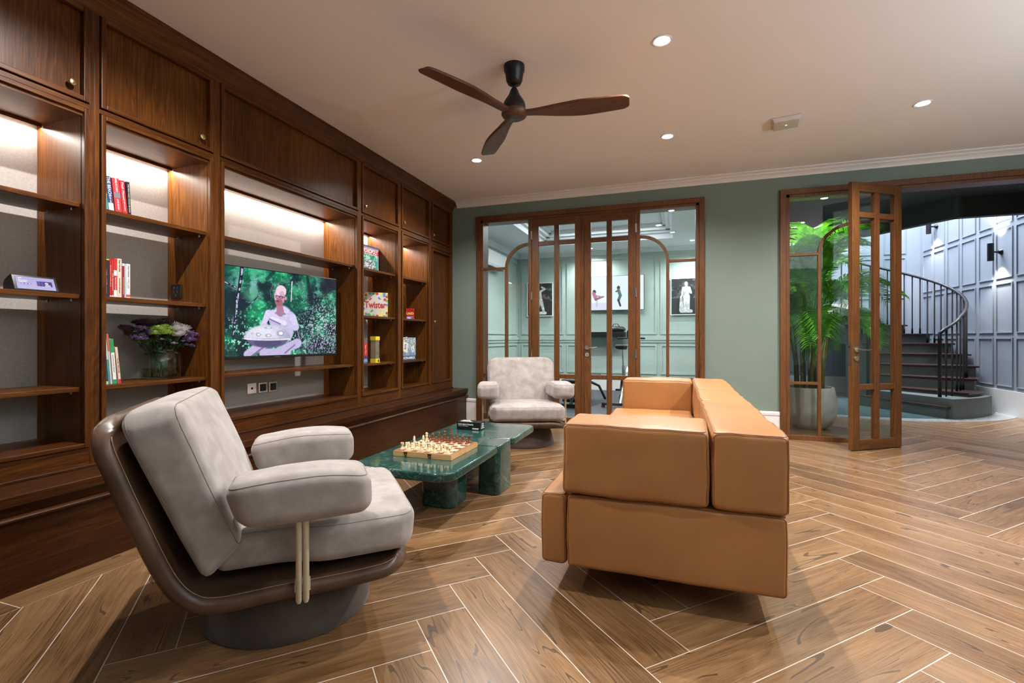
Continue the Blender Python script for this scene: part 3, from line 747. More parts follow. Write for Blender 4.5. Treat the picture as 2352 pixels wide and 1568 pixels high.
SP('arm', -.440, .108, 4.145, 4.435, .404, .688, r=.024, puff=.006, wr=.006, seams=('y0', 'top'), seed=4, seg=(12, 8, 8))
SP('back_cushion', .114, .369, 1.905, 2.905, .404, .692, r=.024, puff=.006, wr=.006, seams=('y0', 'top', 'x1'), seed=5, seg=(6, 14, 8))
SP('back_cushion', .114, .369, 2.912, 3.555, .404, .690, r=.024, puff=.006, wr=.006, seams=('top', 'x1'), seed=6, seg=(6, 12, 8))
SP('back_cushion', .114, .369, 3.562, 4.435, .404, .690, r=.024, puff=.006, wr=.006, seams=('top', 'x1'), seed=7, seg=(6, 12, 8))
for a, b in ((-.23, -.95), (.25, -.95), (-.23, .95), (.25, .95)):
    pass

# ---- swivel lounge chairs; local x forward, y left
def bezier_poly(pts, n):
    """Catmull-Rom through pts, n samples"""
    P = [Vector(p) for p in pts]; out = []
    for i in range(n):
        t = i / (n - 1) * (len(P) - 1); k = min(int(t), len(P) - 2); u = t - k
        p0, p1, p2, p3 = P[max(k - 1, 0)], P[k], P[k + 1], P[min(k + 2, len(P) - 1)]
        out.append(.5 * ((2 * p1) + (p2 - p0) * u + (2 * p0 - 5 * p1 + 4 * p2 - p3) * u * u + (3 * p1 - p0 - 3 * p2 + p3) * u ** 3))
    return out
def rnd(o, i, j, hi, hj, r, only_pos):
    """round the outline corners of a block in the plane of axes i and j"""
    if only_pos and o[i] < 0: return
    a = (abs(o[i]) - (hi - r)) / r; b = (abs(o[j]) - (hj - r)) / r
    if a > 0 and b > 0:
        a2, b2 = a * math.sqrt(1 - b * b / 2), b * math.sqrt(1 - a * a / 2); o[i] = math.copysign(hi - r + a2 * r, o[i]); o[j] = math.copysign(hj - r + b2 * r, o[j])
def lounge_chair(label, loc, rz):
    c = thing('lounge_chair', label, 'armchair', loc, rz, 'suede swivel lounge chairs')
    MB().lathe([(0, 0), (.292, 0), (.298, .006), (.296, .03), (.27, .12), (.235, .20), (.0, .205)], (.02, 0, 0), 56).build('swivel_base', SUEDE_D, c, 0, True)
    m = MB(); m.tube([(.02 + .297 * math.cos(t), .297 * math.sin(t), z) for t, z in ((-1.1, .0), (-1.1, .01))], .002, 6)
    # padded leather shell: a curve seen from the side, swept across the width
    prof = bezier_poly([(.415, .262), (.36, .222), (.20, .208), (0, .205), (-.17, .200), (-.245, .225), (-.305, .30), (-.375, .47), (-.432, .625), (-.468, .735), (-.462, .795)], 60)
    L = [0]
    for a, b in zip(prof[:-1], prof[1:]): L.append(L[-1] + (b - a).length)
    tot = L[-1]; hw = .362
    def on(s):
        s = min(max(s, 0), tot); k = 0
        while k < len(L) - 2 and L[k + 1] < s: k += 1
        u = (s - L[k]) / (L[k + 1] - L[k]); p = prof[k].lerp(prof[k + 1], u)
        a, b = prof[max(k - 1, 0)], prof[min(k + 2, len(prof) - 1)]; t = (b - a).normalized(); return p, Vector((t.y, -t.x))
    def fs(o):
        o = Vector(o); rnd(o, 0, 1, tot / 2, hw, .10, 0)
        s = tot / 2 + o[0]; p, n = on(s); q = p - n * o[2] * 1.0
        # rounded outline at the front lip and the top, slight inward lean at the waist
        e = min(s, tot - s); w = 1 - .10 * (1 - min(e / .12, 1)) ** 2
        return (q.x, o[1] * w, q.y)
    MB().rbox(tot / 2, hw, .026, .024, (56, 24, 1), fs).build('shell', LEATHER_B, c, 0, 'all')
    m = MB()
    for sgn in (-1, 1):
        pts = []
        for k in range(50):
            s = .055 + (tot - .11) * k / 49; p, n = on(s); q = p - n * -.0265; e = min(s, tot - s); w = 1 - .10 * (1 - min(e / .12, 1)) ** 2
            pts.append((q.x, sgn * (hw - .016) * w, q.y))
        m.tube(pts, .0013, 5)
        pts = [(x, sgn * (abs(y) + .017), z) for x, y, z in pts]
    m.build('stitching', STITCH, c, 0, 'all')
    # seat cushion: widens in front of the arms
    def quad(A, B, C_, D_):   # rear-bottom, front-bottom, front-top, rear-top
        A, B, C_, D_ = map(Vector, (A, B, C_, D_)); return lambda u, v: (A * (1 - u) + B * u) * (1 - v) + (D_ * (1 - u) + C_ * u) * v
    qs = quad((-.20, .268), (.440, .272), (.452, .415), (-.20, .402))
    def fseat(o):
        o = Vector(o); rnd(o, 0, 1, .32, .345, .085, 1)
        u = o[0] / .32 * .5 + .5; v = o[2] / .075 * .5 + .5; p = qs(u, v)
        w = .345 if u > .55 else .345 - .055 * sstep(0, .25, .55 - u)
        zz = .012 * math.sin(PI * min(max(u, 0), 1)) * v * (1 - (o[1] / .345) ** 2)
        r = wob((p.x, o[1] / .345 * w, p.y + zz), .003, 6, 2); return r
    sc_ = MB().rbox(.32, .345, .075, .045, (22, 22, 3), fseat, 0, .006).build('seat_cushion', SUEDE, c, 0, 'all')
    m = MB(); e = .02
    for zz in (.060, -.066):
        m.tube([fseat(p) for p in loop_on((.32, .345, .075), .045, 2, zz)], .0017, 6, 0, True)
    m.build('piping', SEAM, sc_, 0, 'all')
    # back cushion
    qb = quad((-.215, .262), (-.108, .372), (-.292, .822), (-.438, .812))
    def fback(o):
        o = Vector(o); rnd(o, 2, 1, .26, .35, .085, 1)
        u = o[0] / .075 * .5 + .5; v = o[2] / .26 * .5 + .5
        A, B, C_, D_ = Vector((-.215, .262)), Vector((-.108, .372)), Vector((-.288, .835)), Vector((-.440, .805))
        p = (A * (1 - u) + B * u) * (1 - v) + (D_ * (1 - u) + C_ * u) * v
        bul = .022 * (u - .5) * 2 * math.sin(PI * min(max(v, 0), 1)) * (1 - (o[1] / .35) ** 2)
        w = 1.0 - .05 * (1 - v) ** 2 - .02 * max(v - .8, 0) * 5
        return wob((p.x + bul, o[1] * w, p.y), .003, 6, 5)
    bc = MB().rbox(.075, .350, .26, .036, (3, 24, 20), fback, 0, .004, 5).build('back_cushion', SUEDE, c, 0, 'all')
    m = MB()
    for xx in (.062, -.062):
        m.tube([fback(p) for p in loop_on((.075, .35, .26), .036, 0, xx)], .0018, 6, 0, True)
    m.build('piping', SEAM, bc, 0, 'all')
    # arms on pairs of cream rods
    for sgn in (-1, 1):
        def farm(o, sgn=sgn):
            u = o[0] / .205 * .5 + .5
            y = .352 + o[1] + .018 * (u - .5); z = .528 + o[2] - .012 * (1 - u) + .018 * math.sin(PI * min(max(u, 0), 1)) * (o[2] > 0)
            if u < .15: y -= (.15 - u) * .12
            return wob((.072 + o[0] - .02 * (o[2] / .07) * (u < .2), sgn * y, z), .003, 8, 9)
        ar = MB().rbox(.205, .100, .068, .042, (8, 5, 3), farm, 0, .004).build('arm', SUEDE, c, 0, 'all')
        m = MB(); m.tube([farm(p) for p in loop_on((.205, .100, .068), .042, 2, .056)], .0016, 6, 0, True)
        m.build('piping', SEAM, ar, 0, 'all')
        for k, xx in enumerate((.058, .079)):
            m = MB(); m.tube([(xx, sgn * .405, .19), (xx, sgn * .405, .20), (xx, sgn * .405, .50)], [.006, .0095, .0095], 14); m.build('arm_rod', CREAM, c, 0, True)
        m = MB(); m.box(.045, .092, sgn * .345, sgn * .400, .222, .245); m.build('rod_bracket', CREAM, c, .002)
    return c
lounge_chair('greige suede lounge chair with brown leather shell, side turned, in front of the bench', (-1.450, 1.50, 0), math.radians(41.5))
lounge_chair('greige suede lounge chair facing the room in front of the glazed gym doors', (-1.455, 4.60, 0), math.radians(-66.5))

# ================================================================== coffee table
TT = .325
tb = thing('coffee_table', 'low green marble coffee table with rounded corners and block legs', 'table')
def rpoly(pts, rads, n=7):
    out = []; N = len(pts)
    for i, p in enumerate(pts):
        a, b, c = Vector(pts[i - 1]), Vector(p), Vector(pts[(i + 1) % N]); r = rads[i]
        if r <= 0: out.append(tuple(b)); continue
        u, w = (a - b).normalized(), (c - b).normalized(); ang = u.angle(w); d = r / math.tan(ang / 2)
        P1, P2 = b + u * d, b + w * d; ctr = b + (u + w).normalized() * (r / math.sin(ang / 2))
        a1 = math.atan2(*(P1 - ctr).yx); a2 = math.atan2(*(P2 - ctr).yx)
        while a2 - a1 > PI: a2 -= 2 * PI
        while a2 - a1 < -PI: a2 += 2 * PI
        for k in range(n + 1): t = a1 + (a2 - a1) * k / n; out.append((ctr.x + r * math.cos(t), ctr.y + r * math.sin(t)))
    return out
top = rpoly([(-1.755, 2.255), (-1.112, 2.255), (-1.112, 2.955), (-1.262, 2.955), (-1.262, 3.240), (-1.098, 3.240), (-1.098, 3.795), (-1.755, 3.795)], [.10, .10, .0, .0, .05, .03, .07, .08])
MB().prism(top, TT - .048, TT, 'z').build('table_top', MARBLE, tb, .010, True, 4, 0, 60)
lg = rpoly([(-1.255, 2.962), (-1.105, 2.962), (-1.105, 3.222), (-1.255, 3.222)], [.02, .035, .035, .05])
MB().prism(lg, 0, TT + .001, 'z').build('block_leg', MARBLE, tb, .007, True, 3, 0, 60)
lg = rpoly([(-1.500, 2.64), (-1.280, 2.64), (-1.280, 2.882), (-1.500, 2.882)], [.03, .06, .06, .03])
MB().prism(lg, 0, TT - .049, 'z').build('block_leg', MARBLE, tb, .006, True, 3, 0, 60)
lg = rpoly([(-1.70, 3.30), (-1.53, 3.30), (-1.53, 3.56), (-1.70, 3.56)], [.05] * 4)
MB().prism(lg, 0, TT - .049, 'z').build('block_leg', MARBLE, tb, .006, True, 3, 0, 60)

# ---- chess board (folding box) and men
CBX0, CBY0, CBS, CBH = -1.622, 2.526, .386, .032
BOXW = wood('board_side_wood', (.42, .24, .09), (.62, .38, .16), (.72, .48, .22), 'x', .4, 2)
BWAL = wood('board_border_wood', (.16, .065, .03), (.26, .125, .065), (.34, .18, .10), 'x', .35, 2)
SQL = plain('maple_square', (.72, .56, .38), rough=.3); SQD = plain('walnut_square', (.20, .085, .042), rough=.3)
cb = thing('chess_board', 'folding wooden chess board box laid open on the green marble table', 'chessboard')
bx('box_half', BOXW, (CBX0, CBX0 + CBS, CBY0, CBY0 + CBS / 2 - .0005, TT + .0005, TT + CBH - .001), cb, .001)
bx('box_half', BOXW, (CBX0, CBX0 + CBS, CBY0 + CBS / 2 + .0005, CBY0 + CBS, TT + .0005, TT + CBH - .001), cb, .001)
m = MB(); sq = .0435; ox, oy = CBX0 + (CBS - 8 * sq) / 2, CBY0 + (CBS - 8 * sq) / 2; zt = TT + CBH
m.box(CBX0 + .0005, CBX0 + CBS - .0005, CBY0 + .0005, CBY0 + CBS - .0005, zt - .003, zt - .0008, 0)
for i in range(8):
    for j in range(8): m.box(ox + i * sq, ox + (i + 1) * sq, oy + j * sq, oy + (j + 1) * sq, zt - .001, zt, 1 + (i + j) % 2)
m.build('playing_field', [BWAL, SQD, SQL], cb)
for xx in (CBX0 + .085, CBX0 + .245):
    m = MB(); m.tube([(xx + .008 * math.cos(t), CBY0 - .002, zt - .017 + .008 * math.sin(t)) for t in [2 * PI * k / 14 for k in range(14)]], .0022, 6, 0, True)
    m.box(xx - .012, xx + .012, CBY0 - .003, CBY0, zt - .010, zt - .003); m.build('clasp', plain('dark_brass', (.06, .04, .02), rough=.4, metal=.8), cb, 0, True)
PROF = {
 'pawn': [(0, 0), (.0115, 0), (.012, .004), (.0085, .008), (.0055, .013), (.0045, .020), (.0072, .0225), (.0045, .0245), (.0062, .028), (.0068, .031), (.0055, .0345), (0, .037)],
 'rook': [(0, 0), (.013, 0), (.0135, .005), (.0095, .010), (.007, .017), (.0062, .027), (.0095, .031), (.0098, .040), (.007, .040), (.007, .037), (0, .037)],
 'bishop': [(0, 0), (.013, 0), (.0135, .005), (.009, .010), (.006, .018), (.0048, .032), (.0085, .035), (.005, .0375), (.0070, .043), (.0060, .049), (.003, .053), (.0032, .056), (0, .0575)],
 'queen': [(0, 0), (.0145, 0), (.015, .006), (.010, .012), (.0068, .022), (.0055, .040), (.0095, .044), (.0055, .047), (.0088, .058), (.0095, .061), (.0055, .062), (.0035, .066), (0, .068)],
 'king': [(0, 0), (.015, 0), (.0155, .006), (.0105, .012), (.0070, .024), (.0058, .045), (.010, .049), (.006, .052), (.0090, .064), (.007, .068), (.0025, .069), (.0025, .071), (0, .071)],
 'knight': [(0, 0), (.013, 0), (.0135, .005), (.009, .010), (.0075, .015), (0, .016)]}
def chessman(kind, mat, colour, i, j, label, ghost=1.0):
    x, y = ox + (i + .5) * sq + R.uniform(-.003, .003), oy + (j + .5) * sq + R.uniform(-.003, .003)
    o = thing('chess_' + kind, label, 'chess piece', (x, y, zt + .0003), 0, colour + ' wooden chess men')
    m = MB(); m.lathe(PROF[kind], (0, 0, 0), 18)
    if kind == 'rook':
        for k in range(5): t = 2 * PI * k / 5; m.box(.0082 * math.cos(t) - .002, .0082 * math.cos(t) + .002, .0082 * math.sin(t) - .002, .0082 * math.sin(t) + .002, .039, .0425)
    if kind == 'king': m.box(-.0016, .0016, -.0016, .0016, .070, .079); m.box(-.0045, .0045, -.0015, .0015, .073, .0762)
    if kind == 'knight':
        d = 1 if j < 4 else -1
        pts = [(-.008, .014), (.007, .014), (.0075, .024), (.0045, .030), (.010, .031), (.0135, .035), (.012, .040), (.006, .044), (.003, .049), (.0005, .0455), (-.005, .043), (-.0085, .034), (-.0065, .024)]
        m.prism([(p[0] * d, p[1]) for p in pts][::d], -.0048, .0048, 'x')
    m.build('body', mat, o, .0008 if kind == 'knight' else 0, True)
    return o
order = ['rook', 'knight', 'bishop', 'queen', 'king', 'bishop', 'knight', 'rook']
side = lambda i: 'toward the bench' if i < 4 else 'toward the sofa'
for i, k in enumerate(order):
    for colour, mat, j in (('cream', CHESSL, 0), ('brown', CHESSD, 7)):
        ext = '' if k in ('queen', 'king') else ' ' + side(i) + (' end' if k == 'rook' else ' half')
        chessman(k, mat, colour, i, j, f'{colour} wooden chess {k} on the back rank{ext} of the board')
        chessman('pawn', mat, colour, i, 1 if j == 0 else 6, f'{colour} wooden chess pawn in front of the {colour} {k}' + ('' if k in ('queen', 'king') else ' ' + side(i)))
chessman('queen', CHESSL, 'cream', 1, 5, 'cream wooden chess queen standing alone, close to the brown pawns')
chessman('bishop', CHESSL, 'cream', 0, 3, 'cream wooden chess bishop standing forward at the bench edge of the board')
chessman('bishop', CHESSL, 'cream', 1, 4, 'cream wooden chess bishop standing alone in the middle of the board')
# ---- black card game box
PRW = plain('print_white', (.78, .78, .78), rough=.5)
def flat_text(s, size, x, y, z, face, parent, mat=PRW, width=None, **k):
    """lettering on an axis-aligned face: '-y' faces the viewer, '+x' faces +x, '+z' faces up"""
    F = {'-y': ((1, 0, 0), (0, 0, 1)), '+x': ((0, 1, 0), (0, 0, 1)), '+z': ((1, 0, 0), (0, 1, 0))}[face]
    return text_mesh(s, size, mat, plane_M((x, y, z), *F), parent, width=width, **k)
bxo = thing('card_game_box', 'long black card game box with white lettering on the marble table', 'game box')
X0, X1, Y0, Y1, Z0, Z1 = -1.628, -1.430, 3.425, 3.520, TT + .0005, TT + .060
bx('box', plain('black_card', (.008, .008, .009), rough=.35), (X0, X1, Y0, Y1, Z0, Z1), bxo, .001)
flat_text('Cards Against Humanity', .0175, X0 + .012, Y0 - .0008, Z1 - .018, '-y', bxo, align='LEFT', bold=.0004, width=.128)
flat_text('A party game for horrible people.', .007, X0 + .012, Y0 - .0008, Z1 - .031, '-y', bxo, align='LEFT', width=.085)
m = MB()
for k in range(4): m.box(X1 - .066 + k * .0135, X1 - .055 + k * .0135, Y0 - .001, Y0, Z0 + .006, Z0 + .0165)
m.build('print_mark', PRW, bxo)
for k, s in enumerate(('Cards', 'Against', 'Humanity')): flat_text(s, .016, X1 + .0008, Y0 + .045, Z1 - .014 - .015 * k, '+x', bxo, bold=.0004)
for k, s in enumerate(('Cards', 'Against', 'Humanity')): flat_text(s, .026, X0 + .02, Y1 - .02 - .024 * k, Z1 + .0008, '+z', bxo, align='LEFT', bold=.0006)
# ================================================================== ceiling things
FANW = wood('fan_walnut', (.045, .017, .008), (.11, .045, .02), (.17, .075, .035), 'x', .35, 1.5)
FX, FY = -.984, 2.915
fan = thing('ceiling_fan', 'black ceiling fan with three carved dark wood blades', 'fan', (FX, FY, 0))
MB().lathe([(0, H), (.066, H), (.066, H - .035), (.058, H - .048), (.052, H - .095), (.04, H - .118), (.022, H - .125), (0, H - .125)][::-1], (0, 0, 0), 32).build('canopy', BLACKM, fan, 0, True)
MB().tube([(0, 0, H - .12), (0, 0, 2.56)], .0115, 14).build('down_rod', BLACKM, fan, 0, True)
MB().lathe([(0, 2.615), (.018, 2.615), (.026, 2.60), (.035, 2.575), (.052, 2.55), (.067, 2.525), (.072, 2.50), (.070, 2.478), (0, 2.474)][::-1], (0, 0, 0), 36).build('motor', BLACKM, fan, 0, True)
hub = MB().lathe([(0, 2.428), (.058, 2.428), (.072, 2.434), (.082, 2.448), (.078, 2.474), (0, 2.476)], (0, 0, 0), 40).build('hub', FANW, fan, 0, True)
MB().lathe([(0, 2.4245), (.052, 2.4245), (.057, 2.428), (.057, 2.432), (0, 2.432)], (0, 0, 0), 36).build('hub_cap', plain('fan_cap', (.05, .035, .03), rough=.3), hub, 0, True)
for ang in (5.5, 125.5, 245.5):
    def fb_(o):
        u = (o[0] + .32) / .64            # 0 at hub, 1 at tip
        wdt = .024 + .046 * sstep(0, .62, u) - .014 * sstep(.55, 1.1, u)
        if u > .94: wdt *= math.sqrt(max(0, 1 - ((u - .94) / .075) ** 2))
        pitch = -math.radians(12) * sstep(0, .3, u)
        y = o[1] / .5 * wdt; z = o[2] * (1 - .45 * u)
        yy = y * math.cos(pitch) - z * math.sin(pitch); zz = y * math.sin(pitch) + z * math.cos(pitch)
        return (.055 + (o[0] + .32) * 1.025, yy + .012 * math.sin(PI * u), 2.456 + zz)
    o = MB().rbox(.32, .5, .010, .008, (34, 8, 1), fb_).build('blade', FANW, fan, 0, 'all'); o.rotation_euler = (0, 0, math.radians(ang))
def downlight(x, y, label, grp, r=.045, z=H):
    t = thing('recessed_downlight', label, 'ceiling light', (x, y, z), 0, grp)
    MB().lathe([(r + .012, -.001), (r + .010, -.005), (r, -.004), (r - .004, .0)], (0, 0, 0), 28).build('trim_ring', WHITEP, t, 0, True)
    MB().prism([(.9 * r * math.cos(2 * PI * k / 24), .9 * r * math.sin(2 * PI * k / 24)) for k in range(24)], -.0035, -.001, 'z').build('lens', LAMPW, t)
    return t
for (x, y, p), lb in zip(LOUNGE, ('bright recessed downlight right of the fan above the sofa', 'bright recessed downlight over the far arm of the sofa', 'bright recessed downlight beyond the fan, close to the shelf wall', 'bright recessed downlight beyond the smoke detector, near the open glazed door', 'recessed downlight above the near side turned armchair', 'recessed downlight above the open floor beside the sofa')):
    downlight(x, y, lb.replace('right of the fan', 'on the open side of the fan'), 'lounge downlights')
for (x, y), lb in zip(GYM, ('gym downlight in the middle of the recessed ceiling', 'gym downlight in the recessed ceiling over the exercise bench', 'gym downlight above the wall television', 'gym downlight in front of the framed torso poster', 'gym downlight over the air conditioner side', 'gym downlight just inside the doors')):
    zz = 3.0 if (TX0 + .2 < x < TX1 - .2 and TY0 < y < TY1) else H
    downlight(x, y, lb, 'gym downlights', .04, zz)
for x, y, lb in ((1.72, 6.872, 'hall downlight closer to the glazed screen, above the palm'), (1.744, 8.25, 'hall downlight further in, beside the stairwell edge')): downlight(x, y, lb, 'hall downlights', .04)
t = thing('smoke_detector', 'flat square white detector with a tiny green light on the ceiling', 'detector', (.812, 4.352, 0), math.radians(-8))
def fd(o): return (o[0] * (1 - .12 * (o[2] < 0)), o[1] * (1 - .12 * (o[2] < 0)), H - .018 + o[2])
MB().rbox(.105, .105, .017, .012, (4, 4, 1), fd).build('body', plain('off_white_plastic', (.62, .58, .54), rough=.5), t, 0, 'all')
MB().box(-.006, .006, -.003, .003, H - .0365, H - .0355).build('status_light', emit('green_led', (.1, 1, .5), 6), t)

# bowls made up as fittings for the added ceiling fill, outside this view
for x, y, wh in ((3.30, -1.2, 'close to the added back window'), (3.30, .4, 'between two others'), (3.30, 2.0, 'closest to the hall opening')):
    t = thing('ceiling_fill_bowl', f'white half bowl added out of view as ceiling fill, facing the shelves, {wh}', 'wall light', (x, y, 1.51))
    MB().lathe([(0, -.11), (.05, -.10), (.09, -.06), (.11, 0), (.105, 0), (.085, -.055), (.045, -.09), (0, -.10)], (0, 0, 0), 28).build('bowl', WHITEP, t, 0, True)
    MB().box(.08, .119, -.03, .03, -.09, -.02).build('bracket', WHITEP, t)

# ================================================================== television
tv = thing('television', 'wall mounted flat television showing a seated person playing a steel hand drum in a forest', 'television', (-2.909, 2.933, 1.215), math.radians(-9.5))
# local: x = out into the room, y = along the wall (+y away from the viewer), z up
TWD, THT = 1.14, .662
bx('cabinet', BLACKP, (-.045, 0, -TWD / 2 + .0, TWD / 2, -THT / 2, THT / 2), tv, .004)
bx('bezel', BLACKM, (0, .004, -TWD / 2, TWD / 2, -THT / 2, -THT / 2 + .014), tv, .001)
bx('rear_housing', BLACKP, (-.085, -.045, -.38, .38, -.25, .12), tv, .01)
bx('wall_bracket', BLACKM, (-.160, -.085, -.12, .10, -.12, .10), tv, .005)
text_mesh('SAMSUNG', .012, STEEL, plane_M((.0048, .0, -THT / 2 + .006), (0, 1, 0), (0, 0, 1)), tv)
def forest(U, V):
    A = 1.72; n = vnoise(U, V, 8, 5, 3, 5); n2 = vnoise(U, V, 75, 44, 9, 2); n3 = vnoise(U, V, 18, 10, 21, 4); n4 = vnoise(U, V, 130, 76, 91, 2); n5 = vnoise(U, V, 5, 3, 51, 4)
    S = lambda *a: seg(U, V, *a, asp=A)
    img = np.zeros(U.shape + (3,)); g = np.clip((n - .36) * 3.2, 0, 1)
    img[..., 0] = 6 + 22 * g; img[..., 1] = 34 + 128 * g; img[..., 2] = 44 + 62 * g
    img = put(img, sstep(.52, .66, n3) * sstep(.55, .75, V) * .5, (96, 190, 150)); img = put(img, sstep(.50, .42, n3) * .45, (4, 40, 44))
    # foliage: many small leaves, pale at the tips
    lf = sstep(.56, .62, n2); img = put(img, lf * (.30 + .5 * sstep(.7, .2, V)) * sstep(.38, .55, n), (40, 176, 120))
    img = put(img, sstep(.62, .68, n2) * (sstep(.40, .52, n3)) * (.35 + .6 * sstep(.65, .2, V)), (150, 226, 196))
    dk = sstep(.56, .40, n5) * (sstep(.30, .05, U) + sstep(.70, .95, U)); img = put(img, dk * .92, (12, 18, 38)); img = put(img, sstep(.30, .05, U) * sstep(.15, .8, V) * .55, (18, 28, 48))
    img = put(img, sstep(.60, .66, n4) * sstep(.58, .85, U) * sstep(1.0, .3, V), (210, 216, 230)); img = put(img, sstep(.52, .58, n4) * sstep(.52, .75, U) * sstep(.45, .05, V) * .8, (120, 112, 140))
    img = put(img, sstep(.60, .66, n4) * sstep(.16, .0, U) * sstep(.4, .1, V), (170, 220, 215))
    img = put(img, ell(U, V, .27, .82, .09, .12, 0, .7) * sstep(.40, .6, n3) * .8, (128, 186, 184)); img = put(img, ell(U, V, .32, .70, .06, .08, 0, .7) * .5, (110, 170, 150))
    # trees
    def trunk(x0, y0, x1, y1, w0, w1=None, lit=1.0):
        w1 = w1 or w0 * .8; wob_ = .012 * (vnoise(U, V, 3, 9, int(x0 * 997), 2) - .5); U2 = U + wob_
        m = seg(U2, V, x0, y0, x1, y1, w0, w1, asp=A); k = put(img, m, (24, 24, 46)); m2 = seg(U2, V, x0 + w0 * .12, y0, x1 + w0 * .12, y1, w0 * .5, w1 * .5, asp=A) * sstep(.42, .56, vnoise(U, V, 60, 40, 5, 2)); return put(k, m2 * lit, (176, 182, 214))
    for t_ in tuple((q[0] + .05, q[1], q[2] + .05) + q[3:] for q in ((.20, 1.02, .165, .60, .022), (.165, .62, .15, .36, .020), (.15, .38, .14, .22, .018), (.17, .76, .05, .84, .012), (.03, .52, .145, .36, .012), (.165, .66, .26, .60, .009), (.26, .60, .32, .72, .007))): img = trunk(*t_)
    img = trunk(.615, .92, .605, .66, .010, .009, 1.0); img = put(img, S(.612, .90, .604, .66, .006), (206, 226, 226)); img = put(img, S(.74, .98, .78, .64, .020) * .75, (14, 26, 42)); img = put(img, S(.47, .99, .42, .90, .02) * .6, (14, 30, 40))
    # seated drummer: pale long-sleeved shirt
    U = U + .045
    sh = np.array((208, 200, 232)); shd = (168, 158, 206); noise_ = vnoise(U, V, 14, 9, 61, 3)
    body = np.maximum.reduce([S(.500, .47, .655, .47, .045), S(.515, .47, .545, .26, .075, .06), S(.64, .46, .625, .26, .075, .07), S(.58, .47, .585, .24, .13, .11)])
    legs = np.maximum.reduce([S(.33, .02, .46, .16, .045, .07), S(.52, .02, .70, .14, .05, .06), S(.44, .03, .62, .03, .05)])
    img = put(img, legs, (186, 176, 212)); img = put(img, S(.36, .0, .46, .12, .010) + S(.60, .02, .68, .12, .008), (118, 108, 150))
    img = put(img, body, sh); img = put(img, body * sstep(.55, .42, noise_) * .45, shd)
    img = put(img, S(.475, .50, .44, .36, .040, .030), sh); img = put(img, S(.44, .36, .395, .26, .022, .012), (206, 188, 214)); img = put(img, S(.665, .46, .690, .34, .045, .040), sh)
    img = put(img, S(.690, .33, .610, .36, .032, .026), (196, 188, 224)); img = put(img, S(.61, .36, .50, .40, .024, .018), (186, 172, 210)); img = put(img, S(.50, .44, .60, .385, .022, .03), (220, 214, 240)); img = put(img, S(.485, .43, .565, .375, .008), (120, 110, 160))
    neck = S(.560, .60, .565, .515, .042, .050); img = put(img, neck, (166, 118, 140)); img = put(img, S(.53, .505, .60, .500, .012), (150, 126, 160))
    img = put(img, ell(U, V, .560, .705, .040, .105), (216, 168, 194)); img = put(img, ell(U, V, .572, .775, .040, .070), (232, 200, 220)); img = put(img, ell(U, V, .578, .70, .022, .075) * .35, (150, 96, 120))
    img = put(img, ell(U, V, .555, .635, .030, .045), (160, 96, 110)); img = put(img, ell(U, V, .545, .648, .014, .008), (110, 50, 70)); img = put(img, S(.530, .71, .60, .70, .0045), (74, 52, 80)); img = put(img, S(.543, .705, .540, .675, .008), (190, 130, 156))
    for cx in (.543, .572): img = put(img, ell(U, V, cx, .700, .015, .020) - ell(U, V, cx, .700, .011, .014), (84, 60, 92))
    img = put(img, ell(U, V, .607, .69, .009, .022), (200, 140, 164))
    dd = np.hypot((U - .563) * A, (V - .745)); img = put(img, (np.abs(dd - .125) < .004) * (V > .69) * (U < .585), (96, 88, 110))
    # steel hand drum
    img = put(img, ell(U, V, .475, .185, .150, .095) * (V < .20), (96, 88, 128)); img = put(img, ell(U, V, .475, .15, .10, .05) * .6, (70, 62, 100))
    top = ell(U, V, .475, .195, .170, .165) * (V > .195); img = put(img, top, (196, 196, 214)); img = put(img, top * ell(U, V, .43, .27, .10, .07, 0, .9) * .8, (226, 226, 238)); img = put(img, top * sstep(.53, .64, U) * .5, (130, 126, 156))
    img = put(img, ell(U, V, .475, .195, .172, .020) - ell(U, V, .475, .204, .160, .014), (224, 222, 236))
    for cx, cy, rx, ry in ((.405, .245, .020, .024), (.475, .235, .024, .022), (.565, .262, .030, .036), (.365, .255, .012, .012), (.475, .325, .03, .012)):
        img = put(img, ell(U, V, cx, cy, rx, ry) * .5, (134, 130, 160)); img = put(img, ell(U, V, cx + .003, cy, rx * .5, ry * .55), (226, 224, 236))
    img = put(img, ell(U, V, .572, .262, .012, .018), (240, 238, 246))
    for c in ((.70, .30, .72, .18), (.72, .18, .76, .24), (.73, .14, .80, .17)): img = put(img, S(*c, .003), (180, 176, 200))
    return img * (.94 + .12 * n4)[..., None]
TVMAT = vcol_mat('television_picture', 1.15, .2)
printed('screen', TWD - .016, THT - .026, 720, 416, forest, plane_M((.0045, 0, .006), (0, 1, 0), (0, 0, 1)), TVMAT, tv)

